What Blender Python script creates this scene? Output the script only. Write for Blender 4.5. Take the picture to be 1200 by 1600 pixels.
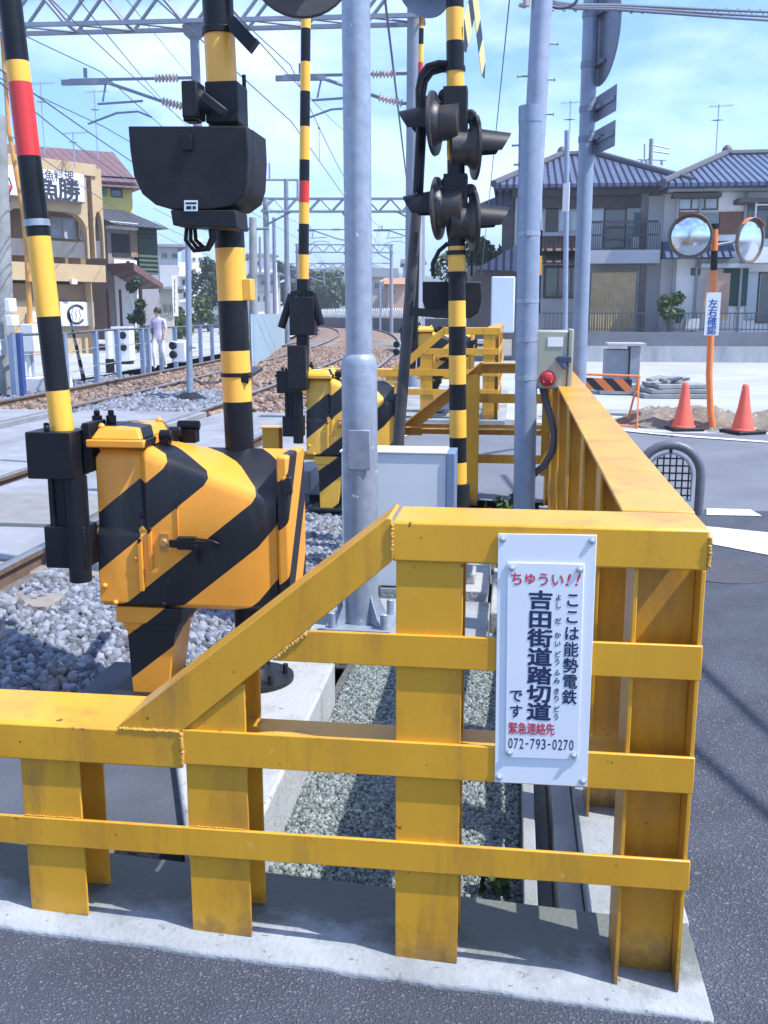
import bpy, math, random
import numpy as np
from mathutils import Vector, Matrix, Euler
random.seed(7); RNG = np.random.default_rng(11)
rad = math.radians
C = bpy.context.scene
col = C.collection
for o in list(bpy.data.objects): bpy.data.objects.remove(o)

# ------------------------------------------------------------------ camera
FPX = 1550.0; TILT = math.atan(310/1550); EYE = 1.6; YAW = rad(7.41)
cd = bpy.data.cameras.new('camera'); cam = bpy.data.objects.new('camera', cd); col.objects.link(cam)
cd.sensor_fit = 'HORIZONTAL'; cd.sensor_width = 36.0; cd.lens = 36*FPX/1200
cd.clip_start = 0.05; cd.clip_end = 5000
cam.location = (0, 0, EYE); cam.rotation_euler = (math.pi/2-TILT, 0, YAW)
C.camera = cam
# ------------------------------------------------------------------ light
C.view_settings.view_transform = 'Standard'; C.view_settings.look = 'None'
C.view_settings.gamma = 1.0; C.view_settings.exposure = 0.76
SUN = Vector((0.53, -0.13, 0.82)).normalized()
w = bpy.data.worlds.new('World'); C.world = w; w.use_nodes = True
nt = w.node_tree; nt.nodes.clear()
out = nt.nodes.new('ShaderNodeOutputWorld'); bg = nt.nodes.new('ShaderNodeBackground')
sky = nt.nodes.new('ShaderNodeTexSky'); sky.sky_type = 'NISHITA'; sky.sun_disc = False
sky.sun_elevation = math.asin(SUN.z); sky.sun_rotation = math.atan2(SUN.x, SUN.y)
sky.air_density = 1.0; sky.dust_density = 0.6; sky.ozone_density = 2.0
tc = nt.nodes.new('ShaderNodeTexCoord'); mp = nt.nodes.new('ShaderNodeMapping'); mp.inputs['Scale'].default_value = (1.6, 1.6, 4.2)
nz = nt.nodes.new('ShaderNodeTexNoise'); nz.inputs['Scale'].default_value = 2.3; nz.inputs['Detail'].default_value = 7; nz.inputs['Roughness'].default_value = .55
cr = nt.nodes.new('ShaderNodeValToRGB'); cr.color_ramp.elements[0].position = .43; cr.color_ramp.elements[1].position = .68
mul = nt.nodes.new('ShaderNodeMath'); mul.operation = 'MULTIPLY'; mul.inputs[1].default_value = .8
mx = nt.nodes.new('ShaderNodeMix'); mx.data_type = 'RGBA'; mx.inputs[7].default_value = (6.6, 8.0, 9.8, 1)
L = nt.links.new
L(tc.outputs['Generated'], mp.inputs[0]); L(mp.outputs[0], nz.inputs['Vector']); L(nz.outputs['Fac'], cr.inputs[0])
tn = nt.nodes.new('ShaderNodeMix'); tn.data_type = 'RGBA'; tn.blend_type = 'MULTIPLY'; tn.inputs[0].default_value = 1; tn.inputs[7].default_value = (.66, .98, 1.52, 1)
L(cr.outputs[0], mul.inputs[0]); L(mul.outputs[0], mx.inputs[0]); L(sky.outputs[0], tn.inputs[6]); L(tn.outputs[2], mx.inputs[6]); L(mx.outputs[2], bg.inputs[0])
bg.inputs[1].default_value = 0.13
L(bg.outputs[0], out.inputs[0])
sl = bpy.data.lights.new('sun', 'SUN'); sun = bpy.data.objects.new('sun', sl); col.objects.link(sun)
sl.energy = 4.6; sl.angle = rad(.5); sl.color = (1, .985, .96)
sun.rotation_euler = SUN.to_track_quat('Z', 'Y').to_euler()

HAZE = .0011
# ------------------------------------------------------------------ photograph pixel -> place
RX = Vector((math.cos(YAW), math.sin(YAW), 0)); FW = Vector((-math.sin(YAW), math.cos(YAW), 0)); EYEP = Vector((0, 0, EYE))
def ray(px, py):
    u = (px-600)/FPX; v = (py-800)/FPX
    return RX*u + FW*(math.cos(TILT)-v*math.sin(TILT)) + Vector((0, 0, -math.sin(TILT)-v*math.cos(TILT)))
def G(px, py, z=0.0):
    d = ray(px, py); return EYEP + d*((z-EYE)/d.z)
def Q(px, py, t):
    d = ray(px, py); return EYEP + d*(t/d.y)
def D(px, py, dep):
    d = ray(px, py); return EYEP + d*(dep/d.dot(FW))
def V(*a): return Vector(a)

# ------------------------------------------------------------------ materials
MATS = {}
def mat(name, c, rough=.6, c2=None, scale=6., amt=.5, bump=0., bscale=60., metal=0., spec=.5, lo=.35, hi=.7, stretch=None, spots=None, island=0.):
    if name in MATS: return MATS[name]
    m = bpy.data.materials.new(name); MATS[name] = m; m.use_nodes = True
    n = m.node_tree.nodes; l = m.node_tree.links.new; b = n['Principled BSDF']
    b.inputs['Roughness'].default_value = rough; b.inputs['Metallic'].default_value = metal
    b.inputs['Specular IOR Level'].default_value = spec
    t = n.new('ShaderNodeTexCoord'); src = t.outputs['Object']
    if stretch:
        mpn = n.new('ShaderNodeMapping'); mpn.inputs['Scale'].default_value = stretch; l(src, mpn.inputs[0]); src2 = mpn.outputs[0]
    else: src2 = src
    if c2 is None: c2 = tuple(x*.8 for x in c)
    nn = n.new('ShaderNodeTexNoise'); nn.inputs['Scale'].default_value = scale; nn.inputs['Detail'].default_value = 6; nn.inputs['Roughness'].default_value = .6
    l(src2, nn.inputs['Vector'])
    r = n.new('ShaderNodeMapRange'); r.inputs[1].default_value = lo; r.inputs[2].default_value = hi; r.inputs[3].default_value = 0; r.inputs[4].default_value = amt
    l(nn.outputs['Fac'], r.inputs[0])
    mxn = n.new('ShaderNodeMix'); mxn.data_type = 'RGBA'; mxn.inputs[6].default_value = (*c, 1); mxn.inputs[7].default_value = (*c2, 1)
    l(r.outputs[0], mxn.inputs[0]); colr = mxn.outputs[2]
    if island:
        g = n.new('ShaderNodeNewGeometry'); hs = n.new('ShaderNodeHueSaturation')
        mr = n.new('ShaderNodeMapRange'); mr.inputs[3].default_value = 1-island; mr.inputs[4].default_value = 1+island
        l(g.outputs['Random Per Island'], mr.inputs[0]); l(mr.outputs[0], hs.inputs['Value']); l(colr, hs.inputs['Color']); colr = hs.outputs[0]
    if spots:   # (colour, scale, threshold)
        sp = n.new('ShaderNodeTexNoise'); sp.inputs['Scale'].default_value = spots[1]; sp.inputs['Detail'].default_value = 3
        l(src, sp.inputs['Vector'])
        rr = n.new('ShaderNodeMapRange'); rr.inputs[1].default_value = spots[2]; rr.inputs[2].default_value = spots[2]+.04
        l(sp.outputs['Fac'], rr.inputs[0])
        m3 = n.new('ShaderNodeMix'); m3.data_type = 'RGBA'; m3.inputs[7].default_value = (*spots[0], 1)
        l(rr.outputs[0], m3.inputs[0]); l(colr, m3.inputs[6]); colr = m3.outputs[2]
    l(colr, b.inputs['Base Color'])
    if bump:
        bn = n.new('ShaderNodeTexNoise'); bn.inputs['Scale'].default_value = bscale; bn.inputs['Detail'].default_value = 4
        l(src, bn.inputs['Vector']); bb = n.new('ShaderNodeBump'); bb.inputs['Strength'].default_value = bump; bb.inputs['Distance'].default_value = .02
        l(bn.outputs['Fac'], bb.inputs['Height']); l(bb.outputs[0], b.inputs['Normal'])
    return m
def stripes(name, ca, cb, vec, period, duty=.5, phase=0., rough=.4, bump=.05):
    if name in MATS: return MATS[name]
    m = mat(name, ca, rough, tuple(x*.82 for x in ca), 5., .6, bump, 90.)
    n = m.node_tree.nodes; l = m.node_tree.links.new; b = n['Principled BSDF']
    src = b.inputs['Base Color'].links[0].from_socket
    t = n.new('ShaderNodeTexCoord'); d = n.new('ShaderNodeVectorMath'); d.operation = 'DOT_PRODUCT'; d.inputs[1].default_value = vec
    l(t.outputs['Object'], d.inputs[0])
    a = n.new('ShaderNodeMath'); a.operation = 'MULTIPLY_ADD'; a.inputs[1].default_value = 1/period; a.inputs[2].default_value = phase+50; l(d.outputs['Value'], a.inputs[0])
    f = n.new('ShaderNodeMath'); f.operation = 'FRACT'; l(a.outputs[0], f.inputs[0])
    g = n.new('ShaderNodeMath'); g.operation = 'LESS_THAN'; g.inputs[1].default_value = duty; l(f.outputs[0], g.inputs[0])
    mxn = n.new('ShaderNodeMix'); mxn.data_type = 'RGBA'; mxn.inputs[7].default_value = (*cb, 1); l(g.outputs[0], mxn.inputs[0]); l(src, mxn.inputs[6])
    l(mxn.outputs[2], b.inputs['Base Color'])
    return m
def ribs(name, c, c2, vec, period, rough=.6, depth=.6, c3=None):
    """tiles, shingles, corrugated sheets: a real bump along vec plus colour mottling"""
    if name in MATS: return MATS[name]
    m = mat(name, c, rough, c2, 3., .8)
    n = m.node_tree.nodes; l = m.node_tree.links.new; b = n['Principled BSDF']
    t = n.new('ShaderNodeTexCoord'); d = n.new('ShaderNodeVectorMath'); d.operation = 'DOT_PRODUCT'; d.inputs[1].default_value = vec
    l(t.outputs['Object'], d.inputs[0])
    a = n.new('ShaderNodeMath'); a.operation = 'MULTIPLY'; a.inputs[1].default_value = 6.2832/period; l(d.outputs['Value'], a.inputs[0])
    s = n.new('ShaderNodeMath'); s.operation = 'SINE'; l(a.outputs[0], s.inputs[0])
    bb = n.new('ShaderNodeBump'); bb.inputs['Strength'].default_value = depth; bb.inputs['Distance'].default_value = period*.3
    l(s.outputs[0], bb.inputs['Height']); l(bb.outputs[0], b.inputs['Normal'])
    return m
def glass(name, c, rough=.08):
    m = mat(name, c, rough, tuple(x*.6 for x in c), 1.2, .7, spec=.8); return m

def grime(m, c, scale, stretch, lo, hi, amt):
    n = m.node_tree.nodes; l = m.node_tree.links.new; b = n['Principled BSDF']; src = b.inputs['Base Color'].links[0].from_socket
    t = n.new('ShaderNodeTexCoord'); mp_ = n.new('ShaderNodeMapping'); mp_.inputs['Scale'].default_value = stretch; l(t.outputs['Object'], mp_.inputs[0])
    q = n.new('ShaderNodeTexNoise'); q.inputs['Scale'].default_value = scale; q.inputs['Detail'].default_value = 8; q.inputs['Roughness'].default_value = .65; l(mp_.outputs[0], q.inputs['Vector'])
    r = n.new('ShaderNodeMapRange'); r.inputs[1].default_value = lo; r.inputs[2].default_value = hi; r.inputs[4].default_value = amt; l(q.outputs['Fac'], r.inputs[0])
    x = n.new('ShaderNodeMix'); x.data_type = 'RGBA'; x.inputs[7].default_value = (*c, 1); l(r.outputs[0], x.inputs[0]); l(src, x.inputs[6]); l(x.outputs[2], b.inputs['Base Color'])
    return m
YEL = mat('fence_yellow_paint', (.69, .348, .024), .30, (.54, .245, .016), 3.5, .8, .03, 160., spots=((.13, .06, .015), 34., .715), stretch=(1, 1, .35))
grime(YEL, (.20, .115, .04), 9., (1, 1, .16), .52, .78, .75); grime(YEL, (.72, .52, .16), 16., (1, 1, 1), .66, .74, .5)
BRIGHT = mat('signal_yellow_paint', (.92, .485, .058), .38, (.82, .40, .045), 6., .6, .05, 120., spots=((.25, .15, .03), 55., .76))
ORANGE = (.86, .33, .03)
BLACKC = (.006, .007, .010)
BLACK = mat('black_paint', BLACKC, .38, (.014, .015, .02), 8., .7, .03, 140., spec=.26)
BLACKM = mat('matt_black_metal', (.009, .010, .014), .5, (.020, .018, .018), 9., .8, .05, 90., spec=.28)
RED = mat('red_paint', (.62, .035, .03), .4, (.5, .03, .025), 5., .5)
WELD = mat('weld_bead', (.62, .34, .05), .5, (.40, .22, .04), 60., .8, .3, 200.)
GALV = mat('galvanised_steel', (.27, .31, .38), .36, (.38, .42, .49), 18., .8, .06, 120., metal=.35, spots=((.72, .75, .8), 26., .70))
GREYP = mat('grey_painted_steel', (.21, .26, .35), .42, (.29, .34, .42), 10., .7, .05, 100., metal=.2)
CONC = mat('concrete', (.32, .33, .34), .88, (.15, .16, .145), 2.6, .95, .25, 70., spots=((.20, .20, .20), 60., .66))
CONCW = mat('pale_concrete', (.36, .365, .36), .88, (.36, .355, .34), 3.2, .9, .3, 50., spots=((.22, .21, .20), 30., .66))
CONCD = mat('weathered_concrete', (.30, .31, .31), .9, (.17, .18, .175), 3., .9, .3, 60.)
ASPH = mat('asphalt', (.080, .090, .122), .9, (.044, .050, .070), 3.2, .9, 1., 150., spots=((.20, .205, .22), 150., .60))
grime(ASPH, (.048, .053, .07), .9, (1, 1, 1), .50, .62, .55); grime(ASPH, (.15, .155, .17), 5., (1, 1, 1), .60, .80, .5)
ROADM = mat('worn_road_asphalt', (.15, .16, .185), .9, (.10, .11, .13), 1.1, .9, .35, 130.)
ROADF = mat('pale_dusty_paving', (.38, .385, .39), .9, (.28, .285, .29), .5, .9, .25, 60.)
WHITE = mat('white_road_paint', (.72, .72, .71), .8, (.36, .37, .39), 14., .9, .2, 90.)
EARTH = mat('bare_earth', (.22, .20, .17), .95, (.14, .125, .10), .8, .9, .5, 12.)
SOIL = mat('dug_soil', (.24, .195, .15), .95, (.12, .10, .08), 6., .9, 1., 30., spots=((.36, .34, .31), 14., .62))
STONE = mat('grey_ballast_stone', (.19, .205, .24), .85, (.10, .11, .135), 30., .8, .15, 150., island=.6)
grime(STONE, (.17, .115, .075), 2.2, (1, 1, 1), .52, .72, .6)
STONEB = mat('brown_ballast_stone', (.24, .165, .125), .9, (.15, .10, .075), 20., .8, .15, 150., island=.5)
GRAV = mat('fine_gravel_stone', (.19, .215, .205), .9, (.10, .118, .108), 40., .8, island=.6)
BED = mat('ballast_bed', (.16, .15, .145), .95, (.09, .085, .08), 9., .9, 1., 45.)
BEDB = mat('rusty_ballast_bed', (.26, .165, .11), .95, (.14, .085, .06), 5., .9, 1., 25.)
RAILT = mat('worn_rail_head', (.42, .42, .42), .3, (.30, .28, .26), 20., .8, metal=.8)
RAILS = mat('rusty_rail_web', (.15, .095, .06), .85, (.09, .055, .04), 12., .8, .2, 80.)
WOOD = mat('weathered_sleeper', (.27, .24, .21), .9, (.17, .145, .12), 9., .9, .3, 60.)
DECK = mat('crossing_deck_concrete', (.27, .28, .30), .85, (.20, .205, .22), 2.5, .9, .2, 60.)
grime(DECK, (.13, .13, .14), 1.6, (1, .5, 1), .50, .70, .6); grime(DECK, (.10, .09, .085), 11., (1, 1, 1), .62, .74, .5); grime(CONCW, (.13, .125, .115), 4., (1, 1, .4), .50, .74, .7)
WIRE = mat('wire', (.10, .115, .15), .5)
INS = mat('porcelain_insulator', (.48, .40, .38), .35)
LEAF = mat('leaf_green', (.045, .085, .022), .75, (.085, .13, .035), 3., .9, island=.45)
LEAFD = mat('dark_leaf_green', (.025, .052, .02), .75, (.05, .085, .03), 3., .9, island=.45)
BARK = mat('bark', (.10, .075, .055), .9)
WPLATE = mat('white_enamel_plate', (.72, .74, .76), .28, (.66, .68, .71), 4., .5)
NAVY = mat('navy_lettering', (.018, .028, .085), .5)
REDL = mat('red_lettering', (.62, .05, .075), .5)

# ------------------------------------------------------------------ mesh builder
ORG = {}
class MB:
    def __init__(s): s.v = []; s.f = []; s.m = []
    def add(s, vs, fs, m=0):
        b = len(s.v); s.v += [Vector(x) for x in vs]
        for f in fs: s.f.append(tuple(b+i for i in f)); s.m.append(m)
        return s
    def box(s, x0, x1, y0, y1, z0, z1, m=0):
        x0, x1 = min(x0, x1), max(x0, x1); y0, y1 = min(y0, y1), max(y0, y1); z0, z1 = min(z0, z1), max(z0, z1)
        vs = [(x, y, z) for z in (z0, z1) for y in (y0, y1) for x in (x0, x1)]
        return s.add(vs, [(0, 2, 3, 1), (4, 5, 7, 6), (0, 1, 5, 4), (2, 6, 7, 3), (0, 4, 6, 2), (1, 3, 7, 5)], m)
    def obox(s, c, a, b, d, m=0):
        c, a, b, d = map(Vector, (c, a, b, d))
        vs = [c+a*i+b*j+d*k for k in (-1, 1) for j in (-1, 1) for i in (-1, 1)]
        fs = [(0, 2, 3, 1), (4, 5, 7, 6), (0, 1, 5, 4), (2, 6, 7, 3), (0, 4, 6, 2), (1, 3, 7, 5)]
        if a.cross(b).dot(d) < 0: fs = [f[::-1] for f in fs]
        return s.add(vs, fs, m)
    def bar(s, p0, p1, wv, hv, m=0):
        p0, p1 = Vector(p0), Vector(p1); return s.obox((p0+p1)/2, (p1-p0)/2, Vector(wv)/2, Vector(hv)/2, m)
    def prism(s, pts, ext, m=0, mside=None):
        pts = [Vector(p) for p in pts]; ext = Vector(ext); n = len(pts)
        nrm = Vector((0, 0, 0))
        for i in range(n): nrm += pts[i].cross(pts[(i+1) % n])
        if nrm.dot(ext) < 0: pts = pts[::-1]
        vs = pts+[p+ext for p in pts]
        s.add(vs, [tuple(range(n))[::-1], tuple(range(n, 2*n))], m)
        b = len(s.v)-2*n
        for i in range(n):
            s.f.append((b+i, b+(i+1) % n, b+n+(i+1) % n, b+n+i)); s.m.append(m if mside is None else mside)
        return s
    def frame(s, d):
        d = Vector(d).normalized(); a = Vector((0, 0, 1)) if abs(d.z) < .9 else Vector((1, 0, 0))
        u = d.cross(a).normalized(); return d, u, d.cross(u)
    def lathe(s, o, d, prof, n=20, m=0, caps=True):
        """prof: [(height, radius, material of the band above)]"""
        o = Vector(o); d, u, v = s.frame(d); b = len(s.v)
        for p in prof:
            for i in range(n):
                a = 2*math.pi*i/n; s.v.append(o+d*p[0]+(u*math.cos(a)+v*math.sin(a))*p[1])
        for k in range(len(prof)-1):
            mm = prof[k][2] if len(prof[k]) > 2 else m
            for i in range(n):
                j = (i+1) % n; s.f.append((b+k*n+i, b+k*n+j, b+(k+1)*n+j, b+(k+1)*n+i)[::-1]); s.m.append(mm)
        if caps:
            s.f.append(tuple(b+i for i in range(n))); s.m.append(prof[0][2] if len(prof[0]) > 2 else m)
            e = b+(len(prof)-1)*n; s.f.append(tuple(e+i for i in range(n))[::-1]); s.m.append(prof[-2][2] if len(prof[-2]) > 2 else m)
        return s
    def cyl(s, p0, p1, r0, r1=None, n=16, m=0):
        p0, p1 = Vector(p0), Vector(p1); r1 = r0 if r1 is None else r1
        return s.lathe(p0, p1-p0, [(0, r0), ((p1-p0).length, r1)], n, m)
    def tube(s, pts, r, n=8, m=0, rf=None):
        pts = [Vector(p) for p in pts]; b = len(s.v); k = len(pts)
        d, u, v = s.frame(pts[1]-pts[0])
        for i, p in enumerate(pts):
            dd = (pts[min(i+1, k-1)]-pts[max(i-1, 0)]).normalized()
            u = (u-dd*u.dot(dd)); u = u.normalized() if u.length > 1e-6 else s.frame(dd)[1]; v = dd.cross(u)
            ri = rf(i) if rf else r
            for j in range(n):
                a = 2*math.pi*j/n; s.v.append(p+(u*math.cos(a)+v*math.sin(a))*ri)
        for i in range(k-1):
            for j in range(n):
                q = (j+1) % n; s.f.append((b+i*n+j, b+i*n+q, b+(i+1)*n+q, b+(i+1)*n+j)); s.m.append(m)
        s.f.append(tuple(b+j for j in range(n))[::-1]); s.m.append(m)
        e = b+(k-1)*n; s.f.append(tuple(e+j for j in range(n))); s.m.append(m)
        return s
    def dome(s, c, d, r, h, n=12, m=0):
        return s.lathe(c, d, [(0, r), (h*.5, r*.9), (h*.85, r*.55), (h, r*.1)], n, m)
    def build(s, name, mats, parent=None, smooth=True, bevel=0., origin=None, ang=38):
        me = bpy.data.meshes.new(name)
        og = Vector((0, 0, 0))
        if parent is not None:
            p = parent
            while p is not None: og += ORG.get(p.name, Vector((0, 0, 0))); p = p.parent
        elif origin is not None: og = Vector(origin)
        me.from_pydata([x-og for x in s.v], [], s.f)
        if not isinstance(mats, (list, tuple)): mats = [mats]
        for mm in mats: me.materials.append(mm)
        if len(mats) > 1: me.polygons.foreach_set('material_index', s.m)
        if smooth:
            me.polygons.foreach_set('use_smooth', [True]*len(me.polygons)); me.set_sharp_from_angle(angle=rad(ang))
        me.validate(); me.update()
        o = bpy.data.objects.new(name, me); col.objects.link(o)
        if parent is not None: o.parent = parent
        elif origin is not None: o.location = og; ORG[o.name] = og
        if bevel:
            bm = o.modifiers.new('bevel', 'BEVEL'); bm.width = bevel; bm.segments = 2; bm.limit_method = 'ANGLE'; bm.angle_limit = rad(40)
        return o
def build_each(mb, name, mats, parent, **k):
    """one object per separate piece: faces joined by vertices, then pieces whose boxes touch"""
    par = list(range(len(mb.v)))
    def fd(i):
        while par[i] != i: par[i] = par[par[i]]; i = par[i]
        return i
    for f in mb.f:
        for i in f[1:]: par[fd(i)] = fd(f[0])
    comp = {}
    for i, f in enumerate(mb.f): comp.setdefault(fd(f[0]), []).append(i)
    gr = []
    for fl in comp.values():
        vs = [mb.v[i] for f in fl for i in mb.f[f]]
        gr.append([fl, [min(v[k_] for v in vs)-.001 for k_ in range(3)], [max(v[k_] for v in vs)+.001 for k_ in range(3)]])
    ch_ = True
    while ch_:
        ch_ = False
        for i in range(len(gr)):
            for j in range(i+1, len(gr)):
                if all(gr[i][1][k_] <= gr[j][2][k_] and gr[j][1][k_] <= gr[i][2][k_] for k_ in range(3)):
                    a, b = gr[i], gr[j]; gr[i] = [a[0]+b[0], [min(x, y) for x, y in zip(a[1], b[1])], [max(x, y) for x, y in zip(a[2], b[2])]]; gr.pop(j); ch_ = True; break
            if ch_: break
    for fl, _, _ in gr:
        m2 = MB(); ix = {}
        for f in fl:
            for i in mb.f[f]:
                if i not in ix: ix[i] = len(m2.v); m2.v.append(mb.v[i])
            m2.f.append(tuple(ix[i] for i in mb.f[f])); m2.m.append(mb.m[f])
        m2.build(name, mats, parent, **k)
def tag(o, label=None, cat=None, group=None, kind=None):
    if label: o['label'] = label
    if cat: o['category'] = cat
    if group: o['group'] = group
    if kind: o['kind'] = kind
    return o
def root(name, loc, label, cat, group=None):
    o = bpy.data.objects.new(name, None); o.empty_display_size = .1; col.objects.link(o); o.location = loc; ORG[o.name] = Vector(loc)
    return tag(o, label, cat, group)
def copy_tree(o, parent=None):
    c = o.copy(); col.objects.link(c)
    if parent is not None: c.parent = parent
    for ch in [x for x in bpy.data.objects if x.parent == o]: copy_tree(ch, c)
    return c
GLY = {}
def glyph(ch, off):
    k = (ch, off)
    if k not in GLY:
        cu = bpy.data.curves.new('glyph', 'FONT'); cu.body = ch; cu.size = 1; cu.offset = off; cu.resolution_u = 4
        o = bpy.data.objects.new('glyph', cu); col.objects.link(o)
        me = bpy.data.meshes.new_from_object(o.evaluated_get(bpy.context.evaluated_depsgraph_get()))
        GLY[k] = ([v.co.copy() for v in me.vertices], [tuple(p.vertices) for p in me.polygons])
        bpy.data.objects.remove(o); bpy.data.curves.remove(cu); bpy.data.meshes.remove(me)
    return GLY[k]
def put(mb, ch, c, uv, vv, wd, ht, m=0, off=.012, tight=False, slant=0.):
    """one character centred at c, em square wd x ht (or its bounding box when tight)"""
    if off > .008 and not tight:      # heavier strokes: copies laid a hair in front of each other
        nv = uv.cross(vv); e = off*1.0
        for k, (a, b) in enumerate(((-1, -1), (1, 1), (-1, 1), (1, -1), (0, 0))): put(mb, ch, c+uv*(a*e*wd)+vv*(b*e*ht)+nv*(.00012*k), uv, vv, wd, ht, m, .004)
        return
    vs, fs = glyph(ch, off)
    if not vs: return
    if tight:
        x0 = min(a.x for a in vs); x1 = max(a.x for a in vs); y0 = min(a.y for a in vs); y1 = max(a.y for a in vs)
    else: x0, x1, y0, y1 = 0, 1, -.12, .88
    cx, cy = (x0+x1)/2, (y0+y1)/2; sx, sy = 1/(x1-x0), 1/(y1-y0)
    mb.add([c+uv*((a.x-cx)*sx*wd+slant*(a.y-cy)*sy*ht)+vv*((a.y-cy)*sy*ht) for a in vs], fs, m)

ICO_V = np.array([(-1, 1.618, 0), (1, 1.618, 0), (-1, -1.618, 0), (1, -1.618, 0), (0, -1, 1.618), (0, 1, 1.618), (0, -1, -1.618), (0, 1, -1.618), (1.618, 0, -1), (1.618, 0, 1), (-1.618, 0, -1), (-1.618, 0, 1)])/1.902
ICO_F = np.array([(0, 11, 5), (0, 5, 1), (0, 1, 7), (0, 7, 10), (0, 10, 11), (1, 5, 9), (5, 11, 4), (11, 10, 2), (10, 7, 6), (7, 1, 8), (3, 9, 4), (3, 4, 2), (3, 2, 6), (3, 6, 8), (3, 8, 9), (4, 9, 5), (2, 4, 11), (6, 2, 10), (8, 6, 7), (9, 8, 1)])
def stones(name, pos, size, m, label=None):
    """pos: (n,3) array, size: (n,) radii -> one mesh of angular stones"""
    n = len(pos)
    v = ICO_V[None]*(1+RNG.uniform(-.34, .30, (n, 12, 1)))*RNG.uniform(.6, 1.2, (n, 1, 3))
    a = RNG.uniform(0, 2*np.pi, (n, 3)); c, s = np.cos(a), np.sin(a)
    Rz = np.zeros((n, 3, 3)); Rz[:, 0, 0] = c[:, 0]; Rz[:, 0, 1] = -s[:, 0]; Rz[:, 1, 0] = s[:, 0]; Rz[:, 1, 1] = c[:, 0]; Rz[:, 2, 2] = 1
    Rx_ = np.zeros((n, 3, 3)); Rx_[:, 0, 0] = 1; Rx_[:, 1, 1] = c[:, 1]; Rx_[:, 1, 2] = -s[:, 1]; Rx_[:, 2, 1] = s[:, 1]; Rx_[:, 2, 2] = c[:, 1]
    v = np.einsum('nij,njk,nlk->nli', Rz, Rx_, v)*size[:, None, None]+pos[:, None, :]
    f = (ICO_F[None]+(np.arange(n)*12)[:, None, None]).reshape(-1, 3)
    me = bpy.data.meshes.new(name); me.vertices.add(n*12); me.vertices.foreach_set('co', v.reshape(-1))
    me.loops.add(len(f)*3); me.loops.foreach_set('vertex_index', f.reshape(-1).astype(np.int32))
    me.polygons.add(len(f)); me.polygons.foreach_set('loop_start', np.arange(0, len(f)*3, 3, dtype=np.int32))
    me.update(calc_edges=True); me.validate(); me.materials.append(m)
    o = bpy.data.objects.new(name, me); col.objects.link(o); o['kind'] = 'stuff'
    if label: tag(o, label, 'stones')
    return o
def leaves(n, cf, size, rng=RNG):
    """n leaf quads; cf(n)->(n,3) centres; returns verts and faces lists"""
    c = cf(n); a = rng.normal(size=(n, 3)); a /= np.linalg.norm(a, axis=1, keepdims=True)
    b = rng.normal(size=(n, 3)); b -= a*(a*b).sum(1, keepdims=True); b /= np.linalg.norm(b, axis=1, keepdims=True)
    sz = size*rng.uniform(.6, 1.3, (n, 1))
    vs = np.stack([c-a*sz, c+b*sz*.55, c+a*sz, c-b*sz*.55], 1).reshape(-1, 3)
    return [tuple(x) for x in vs], [(4*i, 4*i+1, 4*i+2, 4*i+3) for i in range(n)]
def crown_points(clumps):
    def cf(n):
        k = RNG.integers(0, len(clumps), n); cl = np.array(clumps)
        d = RNG.normal(size=(n, 3)); d /= np.linalg.norm(d, axis=1, keepdims=True)
        return cl[k, :3]+d*(cl[k, 3:4]*RNG.uniform(.35, 1.0, (n, 1))**.6)
    return cf
def tree(base, h, wd, nl, ls, m, label, cat='tree', group=None, name='broadleaf_tree', trunkfrac=.35):
    r = root(name, base, label, cat, group); base = Vector(base)
    t = MB(); top = base+V(0, 0, h*.7)
    t.tube([base, base+V(wd*.02, 0, h*.3), top], h*.02, 7, rf=lambda i: h*(.025, .018, .006)[i])
    for k in range(5):
        a = k*1.3; t.tube([base+V(0, 0, h*(.28+.07*k)), base+V(math.cos(a)*wd*.22, math.sin(a)*wd*.22, h*(.5+.06*k))], h*.008, 5)
    t.build('trunk', BARK, r)
    cl = []
    for k in range(11):
        a = random.uniform(0, 6.28); q = random.uniform(0, wd*.36); zz = random.uniform(trunkfrac, .88)
        cl.append((base.x+math.cos(a)*q, base.y+math.sin(a)*q, base.z+h*zz, wd*random.uniform(.13, .24)*(1.25-zz*.5)))
    c = MB(); vs, fs = leaves(nl, crown_points(cl), ls); c.add(vs, fs); c.build('crown', m, r, smooth=False)
    return r

# ------------------------------------------------------------------ the setting: ground, road, kerb, beds, deck
def sm(x): x = max(0., min(1., x)); return x*x*(3-2*x)
def zroad(s, t):
    z = .25*sm((2.2-s)/4.0)*sm((t-7)/4.5)
    return z-.006*sm((6-t)/4)
def znear(s): return -.004-.0535*(min(s, .42)-.42) if s > -3.5 else .205
def sheet(name, xs, ys, zf, m, smooth=True):
    mb = MB(); nx, ny = len(xs), len(ys)
    vs = [(x, y, zf(x, y)) for y in ys for x in xs]
    fs = [(j*nx+i, j*nx+i+1, (j+1)*nx+i+1, (j+1)*nx+i) for j in range(ny-1) for i in range(nx-1)]
    mb.add(vs, fs); return tag(mb.build(name, m, smooth=smooth), kind='structure')
def lin(a, b, n): return [a+(b-a)*i/n for i in range(n+1)]
sheet('ground', [-1500, -60, 60, 1500], [-40, 40, 300, 2500], lambda x, y: -.32, EARTH)
sheet('pavement', lin(-8, .46, 30), lin(-6, 2.135, 20), lambda x, y: znear(x), ASPH)
sheet('road', lin(.46, 6, 14)+[12, 30, 70], lin(-6, 8.35, 24), lambda x, y: zroad(x, y) if y > 3 else znear(x)+.003*(x > 2), ASPH)
def near_blend(x, y): return zroad(x, y)
sheet('crossroad', lin(-2.2, 6, 18)+[12, 30, 70], lin(8.354, 13.9, 12), lambda x, y: zroad(x, y)+.001, ROADM)
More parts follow.
